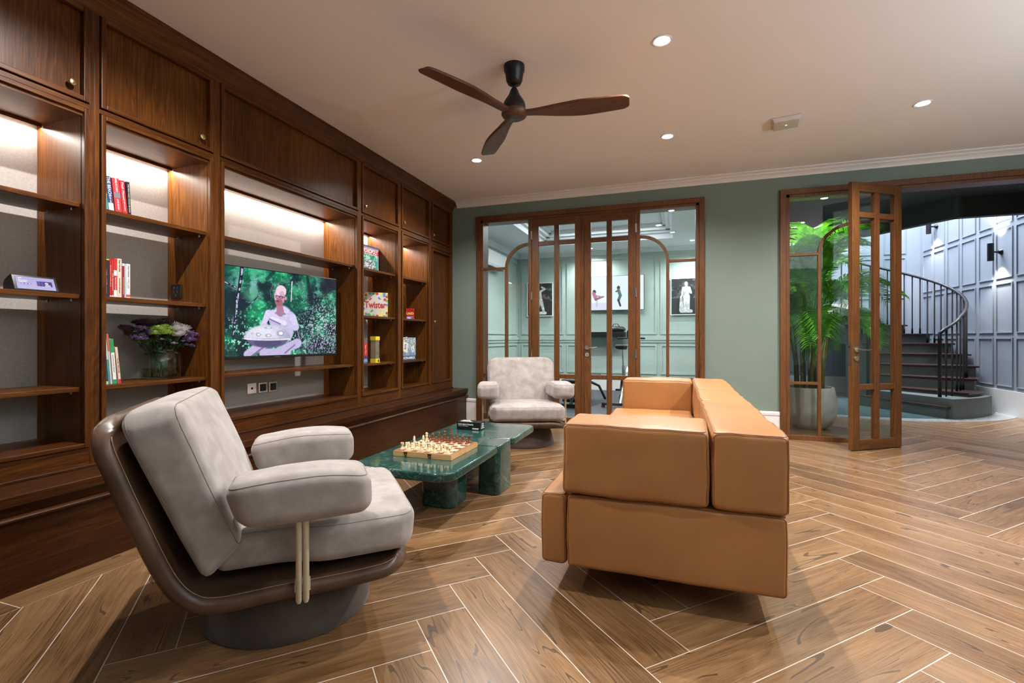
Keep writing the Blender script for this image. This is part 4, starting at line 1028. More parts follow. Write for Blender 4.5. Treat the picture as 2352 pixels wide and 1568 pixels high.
# ================================================================== books, games and ornaments on the shelves
GROUPS = {}
def onx(s, size, x, y, z, parent, mat=PRW, vert=False, width=None, **k):
    """lettering on a face looking along +x; vert: reads downwards along a book spine"""
    M = plane_M((x, y, z), (0, 0, -1), (0, 1, 0)) if vert else plane_M((x, y, z), (0, 1, 0), (0, 0, 1))
    return text_mesh(s, size, mat, M, parent, 'lettering', .0003, width=width, **k)
def colmat(c, r=.5):
    k = tuple(c); 
    if k not in GROUPS: l = lin(c); GROUPS[k] = plain('print_%d_%d_%d' % k, (float(l[0]), float(l[1]), float(l[2])), rough=r)
    return GROUPS[k]
PAGES = plain('book_pages', (.62, .57, .47), rough=.9)
def book(label, y, w_, hgt, dep, z, col, xs=-2.772, lean=0, title=None, tcol=(235, 235, 235), tsize=.7, bands=(), tz=.5, tw=None, group='novels'):
    y = y * .9685 + (.016 if z < 1 else 0); w_ *= .9685; hgt = 1.03 + (z + hgt - 1.03) * .9685 - z
    t = thing('book', label, 'book', (xs, y, z + .0005), 0, group); t.rotation_euler = (lean, 0, 0)
    cm = colmat(col)
    m = MB(); th = .0022
    m.box(-.002, 0, 0, w_, 0, hgt); m.box(-dep, -.002, 0, th, 0, hgt); m.box(-dep, -.002, w_ - th, w_, 0, hgt); m.build('cover', cm, t, .0008)
    bx('pages', PAGES, (-dep + .004, -.003, th, w_ - th, .003, hgt - .003), t, 0)
    for a, b, c in bands: bx('spine_band', colmat(c), (0, .0006, .0004, w_ - .0004, hgt * a, hgt * b), t, 0)
    if title:
        for tt, zz, ss, wd in (title if isinstance(title, list) else [(title, tz, tsize, tw)]):
            onx(tt, w_ * ss, .0009, w_ / 2, hgt * zz, t, colmat(tcol), True, width=wd)
    return t
g1, g2, g3 = 'novels on the upper shelf', 'novels on the middle shelf', 'tall books on the lower shelf'
L_ = math.radians(6.0)
book('thin yellow and teal book leaning at the end of the upper shelf row', 1.722, .018, .198, .13, 1.690, (226, 196, 92), lean=L_, bands=((.0, .42, (60, 150, 150)),), group=g1)
book('blue paperback with big white title, fading to pale grey below, upper shelf', 1.742, .0255, .200, .13, 1.690, (38, 62, 104), lean=L_, title=[('THE BEACH', .70, .82, .095), ('ALEX GARLAND', .25, .42, .07)], bands=((0, .22, (196, 205, 212)),), group=g1)
book('thick red paperback with a grey picture on its spine, upper shelf', 1.774, .034, .200, .13, 1.690, (196, 52, 58), lean=L_, title=[('EMPIRE OF STORMS', .80, .40, .07), ('JAMES KELMAN', .22, .36, .055)], bands=((.42, .58, (120, 112, 118)),), group=g1)
book('red paperback with a scrawled white title, beside the black one, upper shelf', 1.811, .0245, .198, .13, 1.690, (192, 38, 48), lean=L_, title=[('Flesh House', .68, .62, .09), ('STUART MACBRIDE', .25, .4, .06)], group=g1)
book('slim black book at the end of the red paperbacks, upper shelf', 1.837, .0165, .200, .13, 1.690, (24, 20, 22), lean=L_ * .5, title=[('THE MAN WHO COULD BE KING', .5, .5, .15)], group=g1)
zB = 1.245
book('navy paperback with pink title beginning the middle shelf row', 1.712, .032, .206, .14, zB, (34, 32, 50), title=[('LOVE or NOT', .52, .42, .075), ('POLLY SAMPLE', .22, .32, .055)], tcol=(232, 120, 150), bands=((.97, 1.0, (172, 190, 60)),), group=g2)
book('thin red paperback with yellow title next to the navy one, middle shelf', 1.7455, .0085, .209, .14, zB, (178, 30, 34), title=[('SHANTARAM', .55, .8, .11)], tcol=(240, 210, 120), bands=((.0, .03, (240, 240, 240)),), group=g2)
book('slim red book with white lower spine between two paperbacks, middle shelf', 1.7555, .0085, .207, .14, zB, (186, 46, 46), title=[('THE REDBREAST', .4, .7, .09)], bands=((.0, .04, (240, 240, 240)),), group=g2)
book('red and white banded paperback, middle shelf', 1.765, .0165, .212, .14, zB, (196, 34, 36), title=[('THE SOCIAL ANIMAL', .35, .4, .07)], bands=((.56, .70, (238, 232, 228)), (.0, .18, (238, 232, 228))), group=g2)
book('cream thick novel with dark red spine title, middle shelf', 1.783, .0215, .216, .14, zB, (226, 206, 190), title=[('Fear No Evil', .82, .62, .06), ('FRANCES BRADY', .30, .4, .08)], tcol=(120, 40, 40), group=g2)
book('dark red paperback next to the pale ones, middle shelf', 1.806, .0120, .193, .14, zB, (150, 34, 40), title=[('CONCLUSION', .35, .7, .09)], tcol=(230, 190, 110), bands=((.93, 1, (240, 230, 225)),), group=g2)
book('thin pale blue book against the white paperback, middle shelf', 1.8195, .0065, .190, .14, zB, (176, 196, 212), group=g2)
book('white paperback with faint title ending the middle shelf row', 1.8275, .0205, .194, .14, zB, (232, 228, 226), title=[('SARAH WINMAN', .78, .5, .06), ('STILL LIFE', .42, .42, .05)], tcol=(150, 140, 140), bands=((.03, .10, (205, 90, 60)),), group=g2)
zC = .793; lc = math.radians(4.2)
book('dark blue tall atlas starting the lower shelf row', 1.7045, .0185, .262, .20, zC, (36, 60, 92), title=[('WORLD TRAVEL ATLAS', .58, .55, .17)], lean=lc, group=g3, bands=((.0, .06, (190, 210, 120)),))
book('teal and white tall book next to the atlas, lower shelf', 1.724, .0075, .258, .19, zC, (60, 150, 140), lean=lc, group=g3, bands=((.5, 1.0, (216, 226, 222)),))
book('tall book with an orange upper spine, lower shelf', 1.7335, .0085, .260, .19, zC, (196, 200, 206), lean=lc, group=g3, bands=((.66, 1.0, (206, 96, 60)),))
book('green and white travel book, lower shelf', 1.7475, .0165, .234, .17, zC, (236, 238, 234), lean=lc, title=[('Just Know Do Repeat', .45, .36, .09)], tcol=(40, 40, 40), bands=((.70, 1.0, (40, 150, 92)), (0, .10, (40, 150, 92))), group=g3)
book('thin cream book with a red foot ending the lower shelf row', 1.7735, .0125, .190, .15, zC, (224, 202, 184), lean=lc * 1.3, title=[('THE CLUB', .5, .6, .08)], tcol=(140, 40, 40), bands=((0, .12, (196, 44, 40)),), group=g3)

# ---- tablet speaker
t = thing('smart_display', 'small black tablet speaker with a lit lilac screen, alone on the shelf', 'smart display', (-2.83, 1.400, 1.2455), 0)
prof = [(.042, .0), (.046, .004), (.018, .072), (.012, .074), (-.030, .050), (-.038, .035), (-.040, .004), (-.034, 0)]
MB().prism([(x, z) for x, z in prof], -.083, .083, 'y').build('body', BLACKP, t, .004, True)
n_ = Vector((.066, 0, .028)).normalized(); up_ = Vector((-.028, 0, .068)).normalized()
def lcd(U, V):
    img = np.zeros(U.shape + (3,)) + np.array([182, 172, 222]); img = put(img, sstep(1, 0, V) * .3, (215, 208, 240))
    img = put(img, rect(U, V, .52, .93, .30, .72), (70, 62, 130)); img = put(img, rect(U, V, .52, .60, .30, .72) + rect(U, V, .64, .68, .30, .72), (96, 88, 160))
    img = put(img, ell(U, V, .78, .55, .05, .10), (210, 205, 228)); img = put(img, ell(U, V, .80, .36, .08, .10) * (V > .3), (200, 196, 220))
    img = put(img, seg(U, V, .14, .44, .34, .44, .07, asp=1.7), (150, 140, 200))
    for cx in (.15, .24, .33): img = put(img, ell(U, V, cx, .44, .02, .035), (235, 232, 248))
    return img
printed('screen', .142, .060, 160, 70, lcd, plane_M(Vector((.0328, 0, .0365)) + n_ * .0012, (0, 1, 0), up_), vcol_mat('tablet_picture', 1.0, .2), t)
for s_, dz, sz in (('6:01', .022, .008), ('Saint-Saens', .012, .0075), ('Popular playlist', .005, .005)):
    text_mesh(s_, sz, plain('lcd_white', (.9, .9, .95)), plane_M(Vector((.0328, -.062, .0365)) + n_ * .0016 + up_ * dz, (0, 1, 0), up_), t, align='LEFT', ext=.0001)

# ---- glass vase with flowers
VX, VY, VZ = -2.895, 2.040, .7935
CLEAR = bpy.data.materials.new('vase_glass'); CLEAR = glass_mat('vase_glass', (.90, .94, .92), 1.0)
WATER = glass_mat('vase_water', (.62, .60, .50), .6)
t = thing('flower_vase', 'clear glass jar vase half filled with water on the lower shelf', 'vase', (VX, VY, VZ))
MB().lathe([(0, .002), (.082, .002), (.094, .010), (.098, .03), (.098, .145), (.090, .158), (.080, .163), (.080, .172), (.084, .176), (.080, .178), (.076, .172), (.076, .160), (.093, .142), (.094, .03), (.080, .012), (0, .010)], (0, 0, 0), 40).build('jar', CLEAR, t, 0, True)
MB().lathe([(0, .011), (.079, .013), (.0925, .03), (.0925, .062), (0, .062)], (0, 0, 0), 32).build('water', WATER, t, 0, True)
STEM = mottled('stem_green', (.02, .06, .018), (.06, .12, .035), 20, .6, None)
LEAFD = mottled('bouquet_leaf', (.008, .035, .012), (.02, .075, .025), 30, .5, None)
bq = thing('flower_bouquet', 'mixed bouquet of green, white, lilac and dark red flowers standing in the glass jar', 'flowers', (VX, VY, VZ))
rr = random.Random(5)
def blossoms(name, mat, centres, pr, pn, tilt=.7, parent=bq, squash=.5):
    m = MB()
    for (cx, cy, cz, rad) in centres:
        for k in range(pn):
            # petals spread over a dome
            a = rr.random() * 2 * PI; b = math.acos(1 - rr.random() * 1.1) * .8; d = Vector((math.cos(a) * math.sin(b), math.sin(a) * math.sin(b), math.cos(b) * squash + .1))
            p = Vector((cx, cy, cz)) + d * rad; s = Vector((-math.sin(a), math.cos(a), 0)) * pr * .4; d2 = (d + Vector((0, 0, .3))).normalized() * pr
            m.add([p - s * .6, p + d2 * .5 - s, p + d2, p + d2 * .5 + s, p + s * .6], [(0, 1, 2, 3, 4)])
    return m.build(name, mat, parent)
lil = colmat((150, 122, 176), .8); wht = colmat((226, 222, 222), .8); lim = mottled('lime_bloom', (.33, .50, .10), (.52, .72, .22), 60, .8, None); drk = colmat((92, 66, 74), .8); redd = colmat((86, 14, 22), .8); pinkb = colmat((176, 160, 190), .8)
def dome(cy, cz, x, n, sx, sy, sz, r): return [(x + rr.uniform(-sx, sx), cy + rr.uniform(-sy, sy), cz + rr.uniform(-sz, sz), r * rr.uniform(.8, 1.2)) for _ in range(n)]
blossoms('green_blooms', lim, [(.06, -.062, .268, .040), (.055, -.018, .276, .040), (.07, -.040, .250, .036), (.065, -.005, .252, .030), (.06, -.080, .250, .026)], .012, 170, squash=.8)
blossoms('white_blooms', wht, [(.05, .045, .272, .034), (.05, .078, .262, .036), (.03, .100, .278, .034), (.065, .060, .240, .032), (.02, .070, .292, .030), (.03, .130, .285, .020)], .022, 90, squash=.8)
blossoms('lilac_blooms', lil, dome(-.125, .255, .03, 16, .03, .045, .038, .018) + dome(.145, .242, .045, 15, .02, .042, .032, .018) + [(.05, .115, .19, .010), (.05, .15, .185, .010), (.045, .165, .18, .012), (.05, .13, .21, .010)], .011, 60, squash=.9)
blossoms('dark_blooms', drk, dome(-.01, .318, -.02, 9, .03, .09, .008, .032) + dome(-.175, .265, -.01, 6, .02, .025, .030, .026) + dome(-.10, .305, -.03, 4, .02, .03, .01, .03), .020, 60)
blossoms('red_blooms', redd, [(.01, -.01, .300, .030), (.01, .03, .302, .030), (.0, .07, .304, .030), (-.01, .11, .304, .028), (.0, .14, .30, .022)], .016, 80)
blossoms('pale_blooms', pinkb, [(.08, .020, .200, .015), (.03, .185, .275, .012), (.02, .195, .265, .008), (.07, -.045, .225, .010), (.07, .08, .215, .010)], .010, 30)
m = MB()
for k in range(46):
    a = rr.random() * 2 * PI; rb = rr.random() ** .5 * .05; rt = rr.random() ** .5; y2 = (rr.random() * 2 - 1) * .17; x2 = (rr.random() * 2 - 1) * .05
    m.tube([(rb * math.cos(a) - .01, rb * math.sin(a) - .02, .014), (x2 * .3 - .01, y2 * .25 - .015, .14), (x2 * .7, y2 * .62, .20), (x2, y2, .255)], .0022, 5)
m.build('stems', STEM, bq)
m = MB()
for k in range(520):
    y = (rr.random() * 2 - 1) * .18; z = .15 + rr.random() * .13; x = (rr.random() * 2 - 1) * .06
    if abs(y) > .045 + (z - .14) * 1.15: continue
    d = Vector((rr.uniform(-.5, .9), rr.uniform(-1, 1) + y * 4, rr.uniform(-.3, .6))).normalized() * .045; s = d.cross(Vector((0, 0, 1))).normalized() * .010; p = Vector((x, y, z))
    m.add([p, p + d * .5 + s, p + d, p + d * .5 - s], [(0, 1, 2, 3)])
m.build('leaves', LEAFD, bq)

# ---- board games
def gamebox(label, x, y0, y1, z, hgt, th, side, art, texts=(), nx=150, lean=0, name='board_game_box'):
    """upright box; front face looks along +x"""
    t = thing(name, label, 'board game', (x, y0, z + .0008), 0, 'board games on the shelves'); t.rotation_euler = (0, lean, 0); w_ = y1 - y0
    bx('box', side, (-th, 0, 0, w_, 0, hgt), t, .001)
    printed('cover_print', w_ - .002, hgt - .002, nx, int(nx * hgt / w_), art, plane_M((.0006, w_ / 2, hgt / 2), (0, 1, 0), (0, 0, 1)), PRINT, t)
    for (s_, size, u, v, c, wd, bo) in texts:
        onx(s_, size, .0012, u * w_, v * hgt, t, colmat(c), width=wd, bold=bo)
    return t
def art_town(U, V):
    n = vnoise(U, V, 7, 7, 5, 4); n2 = vnoise(U, V, 26, 26, 8, 2)
    img = np.zeros(U.shape + (3,)) + np.array([60, 160, 130]); img = put(img, sstep(.5, .6, n), (170, 215, 200)); img = put(img, sstep(.56, .66, n2), (30, 110, 90))
    img = put(img, ell(U, V, .5, .28, .34, .22) * sstep(.40, .55, n2), (205, 205, 215)); img = put(img, ell(U, V, .5, .28, .34, .22) * sstep(.55, .42, n2) * .7, (60, 60, 70))
    img = put(img, rect(U, V, 0, 1, .70, .90), (178, 34, 48)); img = put(img, rect(U, V, 0, 1, .90, .92) + rect(U, V, 0, 1, .68, .70), (225, 225, 230))
    img = put(img, rect(U, V, 0, 1, .92, 1), (96, 120, 168)); img = put(img, rect(U, V, .93, 1, 0, .7), (120, 150, 180)); return img
gamebox('square property trading game box with red banner title, on the upper shelf', -2.95, 4.030, 4.322, 1.690, .274, .05, colmat((150, 30, 44)), art_town, [('MONOPOLY', .062, .50, .795, (240, 236, 232), .255, .002)])
def art_dots(U, V):
    img = np.zeros(U.shape + (3,)) + np.array([214, 214, 208])
    ang = np.arctan2(V - .5, U - .5); img = put(img, (np.sin(ang * 12) > 0) * .25, (236, 236, 232))
    cols = [(206, 52, 56), (240, 224, 92), (96, 150, 210), (92, 180, 84)]; k = 0
    per = [(i / 7, .045) for i in range(8)] + [(i / 7, .955) for i in range(8)] + [(.035, i / 6) for i in range(7)] + [(.965, i / 6) for i in range(7)]
    per += [(.14, .12), (.25, .1), (.13, .88), (.85, .13), (.86, .87), (.12, .75), (.88, .72), (.72, .12)]
    for cx, cy in per: img = put(img, ell(U, V, cx, cy, .058, .058, 0, .04), cols[k % 4]); k += 1
    for cx, cy, rt, c in ((.30, .72, .5, (200, 60, 60)), (.66, .76, -.5, (100, 130, 200)), (.36, .24, .6, (90, 170, 84)), (.70, .25, -.6, (232, 214, 70))):
        img = put(img, ell(U, V, cx, cy, .07, .035, rt), c); img = put(img, ell(U, V, cx + .04 * (rt > 0) - .02, cy + .04, .025, .035, rt), c)
    return img
gamebox('white square party game box covered in coloured dots', -3.0, 4.118, 4.372, 1.245, .252, .033, colmat((222, 222, 130)), art_dots, [('Twister', .095, .5, .485, (196, 44, 44), .215, .003)]).rotation_euler = (0, 0, math.radians(-44))
def art_guess(U, V):
    img = np.zeros(U.shape + (3,)) + np.array([196, 44, 44]); img = put(img, rect(U, V, 0, 1, 0, .38), (88, 60, 100)); img = put(img, ell(U, V, .5, .1, .5, .12), (120, 170, 210)); img = put(img, rect(U, V, 0, 1, 0, .07), (60, 120, 170)); return img
t = gamebox('narrow red and purple game box standing on its end by the tall plastic tube', -2.815, 3.880, 3.945, .793, .190, .20, colmat((150, 40, 50)), art_guess, (), 40)
onx('Guess Who?', .034, .0014, .033, .130, t, PRW, True, width=.09)
# clear box of stacking blocks
t = thing('stacking_block_game', 'tall clear plastic box of stacked blocks with yellow ends', 'board game', (-2.752, 3.985, .7935))
bx('block_stack', wood('block_wood', (.16, .13, .09), (.34, .28, .19), (.5, .42, .3), 'y', .6, 6), (-.062, -.002, .003, .064, .03, .225), t, .003)
m = MB()
for k in range(12): m.box(-.0015, -.0005, .003, .064, .045 + k * .015, .0465 + k * .015)
m.build('block_joint', DARKGAP, t)
bx('yellow_cap', colmat((226, 206, 62)), (-.064, 0, .0, .067, .218, .256), t, .001); bx('yellow_foot', colmat((226, 206, 62)), (-.064, 0, 0, .067, 0, .042), t, .001)
bx('printed_label', BLACKP, (.0002, .001, .036, .054, .008, .030), t, 0)
bx('clear_sleeve', CLEAR, (-.066, .002, -.002, .069, .042, .218), t, 0)
gamebox('smaller property trading game box half hidden by the stile, behind the red card packet', -2.99, 4.600, 4.835, 1.245, .232, .045, colmat((150, 30, 44)), art_town, [('MONOPOLY', .045, .5, .795, (240, 236, 232), .18, .0015)])
def art_uno(U, V):
    img = np.zeros(U.shape + (3,)) + np.array([206, 34, 44]); img = put(img, ell(U, V, .5, .52, .48, .30, .5), (20, 16, 18)); img = put(img, ell(U, V, .5, .52, .44, .26, .5), (206, 34, 44))
    img = put(img, rect(U, V, 0, 1, 0, .30) * (vnoise(U, V, 6, 8, 4, 2) > .5), (120, 150, 210)); img = put(img, rect(U, V, 0, 1, .86, 1), (190, 26, 38)); img = put(img, ell(U, V, .35, .14, .25, .09), (235, 235, 240)); return img
t = thing('card_packet', 'small red card game packet standing beside the half hidden box', 'card game', (-2.967, 4.890, 1.2455), math.radians(-70))
bx('packet', colmat((200, 32, 44)), (-.03, 0, 0, .090, 0, .132), t, .002)
printed('cover_print', .088, .13, 64, 90, art_uno, plane_M((.0006, .045, .066), (0, 1, 0), (0, 0, 1)), PRINT, t)
onx('UNO', .036, .0014, .045, .070, t, colmat((236, 214, 80)), bold=.002)
t = thing('small_speaker', 'small dark round speaker in the shade between box and packet', 'speaker', (-3.04, 4.885, 1.2455))
MB().lathe([(0, 0), (.032, 0), (.036, .008), (.036, .08), (.028, .088), (0, .088)], (0, 0, 0), 24).build('body', BLACKP, t, 0, True)
def art_tiles(U, V):
    n = vnoise(U, V, 8, 8, 2, 2); img = np.zeros(U.shape + (3,)) + np.array([140, 160, 185]); g = ((np.floor(U * 9) + np.floor(V * 9)) % 2) * .5; img = put(img, g, (86, 116, 150)); img = put(img, sstep(.5, .6, n) * .6, (196, 206, 218))
    img = put(img, rect(U, V, .74, .80, .5, .78) + rect(U, V, .80, .88, .58, .66), (222, 212, 70))
    img = put(img, rect(U, V, 0, 1, 0, .20), (52, 82, 122)); img = put(img, rect(U, V, 0, 1, .19, .21), (120, 150, 180)); return img
t = gamebox('blue word game box with big letter tiles, on the lower shelf', -2.768, 4.480, 4.765, .793, .247, .05, colmat((52, 82, 122)), art_tiles, [('SCRABBLE', .034, .5, .10, (235, 235, 238), .23, .001)])
def tile(ch, u, v, s, rot):
    c, q = math.cos(rot), math.sin(rot); M = plane_M((.0013, u * .287, v * .262), (0, c, q), (0, -q, c)); m = MB(); m.box(-s / 2, s / 2, -s / 2, s / 2, 0, .0006); o = m.build('letter_tile', colmat((232, 232, 226)), t, 0); o.data.transform(M)
    text_mesh(ch, s * .75, BLACKP, M @ Matrix.Translation((0, 0, .0010)), t, 'lettering', .0002, bold=.001)
tile('S', .22, .55, .105, -.25); tile('L', .76, .46, .06, .3); tile('K', .86, .82, .038, .5); tile('A', .66, .76, .034, -.3); tile('M', .14, .88, .034, .1); tile('N', .30, .90, .034, 0); tile('A', .44, .82, .03, -.1)
# ================================================================== stair
SCX, SCY, SRO, SRI, RISE, STEP, A0 = 2.35, 9.35, 1.80, .62, .159, 14.0, -62.0
TREADW = wood('stair_tread_wood', (.020, .009, .007), (.045, .022, .018), (.07, .036, .03), 'x', .3)
RISERM = mottled('stair_riser_paint', (.075, .088, .088), (.085, .10, .10), 4, .6, None)
st = thing('curved_staircase', 'grey curved staircase with dark treads and black rails rising round the panelled wall', 'staircase')
def sp(r, a, z): t = math.radians(a); return (SCX + r * math.cos(t), SCY + r * math.sin(t), z)
NS = 17
def rout(k): return SRO + (.10 if k == 0 else .06 if k == 1 else .0)
for k in range(NS):
    a0 = A0 + STEP * k; a1 = a0 + STEP; z = RISE * (k + 1); ro = rout(k); n = 5
    if k < 9:
        m = MB(); zb = 0.001 if k < 8 else z - .5
        pts = [sp(SRI, a0 + (a1 - a0) * i / n, 0)[:2] for i in range(n, -1, -1)] + [sp(ro, a0 + (a1 - a0) * i / n, 0)[:2] for i in range(n + 1)]
        m.prism(pts, zb, z - .026, 'z'); m.build('riser', RISERM, st, .002)
    m = MB(); e = 1.0
    pts = [sp(SRI - .02, a0 - e + (a1 - a0 + e) * i / n, 0)[:2] for i in range(n, -1, -1)] + [sp(ro + .035, a0 - e + (a1 - a0 + e) * i / n, 0)[:2] for i in range(n + 1)]
    m.prism(pts, z - .026, z, 'z'); m.build('tread', TREADW, st, .004)
# lower curved kerb under the outer end of the first two steps
m = MB(); pts = [sp(.9, a, 0)[:2] for a in (-32, -46, -60)] + [sp(1.97, a, 0)[:2] for a in range(-61, -30, 4)]; m.prism(pts, .001, .26, 'z'); m.build('kerb', RISERM, st, .004)
def rail_z(a): return RISE * (a - A0) / STEP + .13
def rail(r, name, a_from=0.0, newel=True):
    pts = []
    for i in range(0, 70):
        a = A0 + 3 + a_from + i * 3.0
        if a > A0 + STEP * NS: break
        rr_ = r + (.06 if a < A0 + 20 else 0) * max(0, 1 - (a - A0) / 24)
        pts.append(sp(rr_, a, rail_z(a) + .92))
    p0 = Vector(pts[0]); lead = [(p0.x, p0.y, .17), (p0.x, p0.y, p0.z - .16), (p0.x, p0.y, p0.z - .07)]
    m = MB(); m.tube(lead + [tuple(p0 + Vector((0, 0, .01)))] + [tuple(Vector(p) + Vector((0, 0, .03))) for p in pts[1:]], .021, 12)
    m.build(name, RAILM, st, 0, 'all')
rail(SRO - .10, 'handrail'); rail(SRI + .06, 'handrail')
for r, per in ((SRO - .10, 3), (SRI + .06, 1)):
    for k in range(NS):
        for j in range(per):
            a = A0 + STEP * (k + (j + .55) / per)
            if k == 0 and j == 0: continue
            rr_ = r + .06 * max(0, 1 - (a - A0) / 24)
            z0 = RISE * (k + 1); z1 = rail_z(a) + .945
            m = MB(); m.tube([sp(rr_, a, z0), sp(rr_, a, z0 + .09), sp(rr_, a, z0 + .095), sp(rr_, a, z1)], [.014, .014, .0105, .0105], 8); m.build('baluster', BALM, st, 0, 'all')
# up-down wall lamps on the panelled wall
def updown(x, y, z, label, nrm=(-1, 0)):
    t = thing('wall_lamp', label, 'wall light', (x, y, z), 0, 'black up and down lamps on the stair wall')
    m = MB(); m.tube([(-.12, 0, -.12), (-.12, 0, .12)], .036, 24, 0, False, False); m.tube([(-.12, 0, -.118), (-.12, 0, .118)], .033, 24, 0, False, False); m.tube([(-.12, 0, -.05), (-.12, 0, .05)], .034, 24); m.build('shade', BLACKM, t, 0, True)
    m = MB(); m.tube([(-.084, 0, 0), (-.03, 0, 0)], .012, 12); m.tube([(-.035, 0, 0), (-.005, 0, 0)], [.022, .042], 20); m.build('wall_mount', BLACKM, t, 0, True)
    for s in (-1, 1):
        MB().tube([(-.12, 0, s * .085), (-.12, 0, s * .088)], .030, 20).build('bulb', emit('lamp_warm', (1, .9, .8), 26), t)
        spot('wall_lamp_spot', (x - .12, y, z + s * .122), 42, 100, .6, (1, .92, .84), (0 if s < 0 else PI, 0, 0), .03)
updown(HXR, 8.470, 2.22, 'black up and down wall lamp on the stair wall, the lower of the two')
updown(HXR, 10.22, 2.95, 'black up and down lamp on the stair wall, partly cut off by the dark downstand')
t = thing('globe_wall_lamp', 'pair of white glass globes on a bracket beyond the open glazed door', 'wall light', (2.90, 10.83, 1.62))  # two softly emissive white globes against the hall back wall
for dx in (-.10, .09):
    MB().lathe([(.11 * math.sin(PI * k / 14), -.11 * math.cos(PI * k / 14)) for k in range(15)], (dx, -.16, .0 + dx * .4), 24).build('globe', emit('opal_globe', (1, .98, .95), .9), t, 0, 'all')
MB().tube([(-.10, -.16, 0), (0, -.02, 0), (.09, -.16, .03)], .012, 8).build('bracket', BLACKM, t, 0, 'all')

# ================================================================== palm in a pot
PX, PY = 1.43, 6.42
CONC = mottled('pot_concrete', (.40, .39, .375), (.52, .51, .49), 7, .85, (60, .2, .002), detail=7)
pp = thing('potted_palm', 'tall green palm in a big pale grey rounded pot behind the fixed pane', 'plant', (PX, PY, 0))
MB().lathe([(0, .0), (.14, .0), (.165, .006), (.22, .05), (.262, .12), (.280, .20), (.278, .30), (.264, .40), (.252, .468), (.246, .474), (.228, .472), (.226, .43), (0, .425)], (0, 0, 0), 56).build('pot', CONC, pp, 0, True)
MB().lathe([(0, .43), (.10, .436), (.226, .428)], (0, 0, 0), 24).build('soil', mottled('soil', (.012, .009, .007), (.03, .022, .016), 60, .95, None), pp)
rp = random.Random(11)
CANE = mottled('palm_cane', (.10, .11, .03), (.24, .20, .07), 12, .5, None)
def palm_mat():
    m, nt, b = newmat('palm_leaf'); c = ramp(nt, nz(nt, coords(nt), 14, 3), [(.35, (.035, .22, .012)), (.65, (.16, .50, .03))]); nt.links.new(c, b.inputs['Base Color'])
    setc(b, rough=.35); b.inputs['Transmission Weight'].default_value = 0; 
    if 'Subsurface Weight' in b.inputs: pass
    out = nt.nodes['Material Output']; tr = nt.nodes.new('ShaderNodeBsdfTranslucent'); nt.links.new(c, tr.inputs[0]); mx = nt.nodes.new('ShaderNodeMixShader'); mx.inputs[0].default_value = .35
    nt.links.new(b.outputs[0], mx.inputs[1]); nt.links.new(tr.outputs[0], mx.inputs[2]); nt.links.new(mx.outputs[0], out.inputs[0]); return m
PALM = palm_mat()
for k in range(17):
    a = rp.random() * 2 * PI; r0 = rp.random() ** .5 * .14; r1 = r0 + rp.uniform(.03, .12); h1 = rp.uniform(.9, 1.45)
    m = MB(); m.tube([(r0 * math.cos(a), r0 * math.sin(a), .42), (r0 * 1.1 * math.cos(a), r0 * 1.1 * math.sin(a), .75), (r1 * math.cos(a), r1 * math.sin(a), h1)], [.017, .013, .007], 8); m.build('cane', CANE, pp, 0, 'all')
def frond(a, z0, z1, reach, droop, ln=.34, nleaf=44, tw=0):
    d = Vector((math.cos(a), math.sin(a), 0)); pts = []; rch = reach * (.62 if math.cos(a) < -.3 else 1); ln = ln * (.75 if math.cos(a) < -.3 else 1)
    for i in range(25):
        u = i / 24; x = .05 + rch * u ** 1.25; z = z0 + (z1 - z0) * (1 - (1 - u) ** 2.0) - droop * u ** 3; pts.append(d * x + Vector((0, 0, z)))
    m = MB(); m.tube(pts, [.006 - .0045 * i / 24 for i in range(25)], 5)
    side = d.cross(Vector((0, 0, 1)))
    for i in range(nleaf):
        u = .30 + .70 * i / (nleaf - 1); f = u * 24; k = min(int(f), 23); p = pts[k].lerp(pts[k + 1], f - k); t = (pts[k + 1] - pts[k]).normalized(); up = side.cross(t).normalized()
        L = ln * (math.sin(PI * min(1, (u - .22) / .85)) ** .6) * rp.uniform(.85, 1.1)
        for s in (-1, 1):
            dr = (side * s * .80 + t * .62 + up * .22).normalized(); q1 = p + dr * L * .5 + up * .015; q2 = p + dr * L - Vector((0, 0, 1)) * L * rp.uniform(.12, .34); w = t * .0085
            m.add([p - w * .5, q1 - w, q2, q1 + w, p + w * .5], [(0, 1, 3, 4), (1, 2, 3)])
    return m.build('frond', PALM, pp, 0)
base = rp.random()
for k in range(30):
    a = 2 * PI * (k * .618 + base); tier = k % 3
    frond(a, rp.uniform(.75, 1.1), (2.12, 1.78, 1.45)[tier] + rp.uniform(-.08, .1), (.45, .60, .66)[tier] * rp.uniform(.85, 1.15), (.16, .34, .50)[tier] * rp.uniform(.8, 1.2), (.34, .32, .28)[tier])
for k in range(9):
    frond(math.radians(100 + 27 * k), rp.uniform(.9, 1.2), rp.uniform(1.95, 2.3), rp.uniform(.42, .6), .12, .36)
frond(math.radians(10), 1.0, 2.0, .75, .55, .32); frond(math.radians(-25), 1.0, 1.85, .80, .38, .24); frond(math.radians(60), 1.0, 2.2, .55, .25, .34); frond(math.radians(100), 1.0, 2.2, .4, .2, .34)

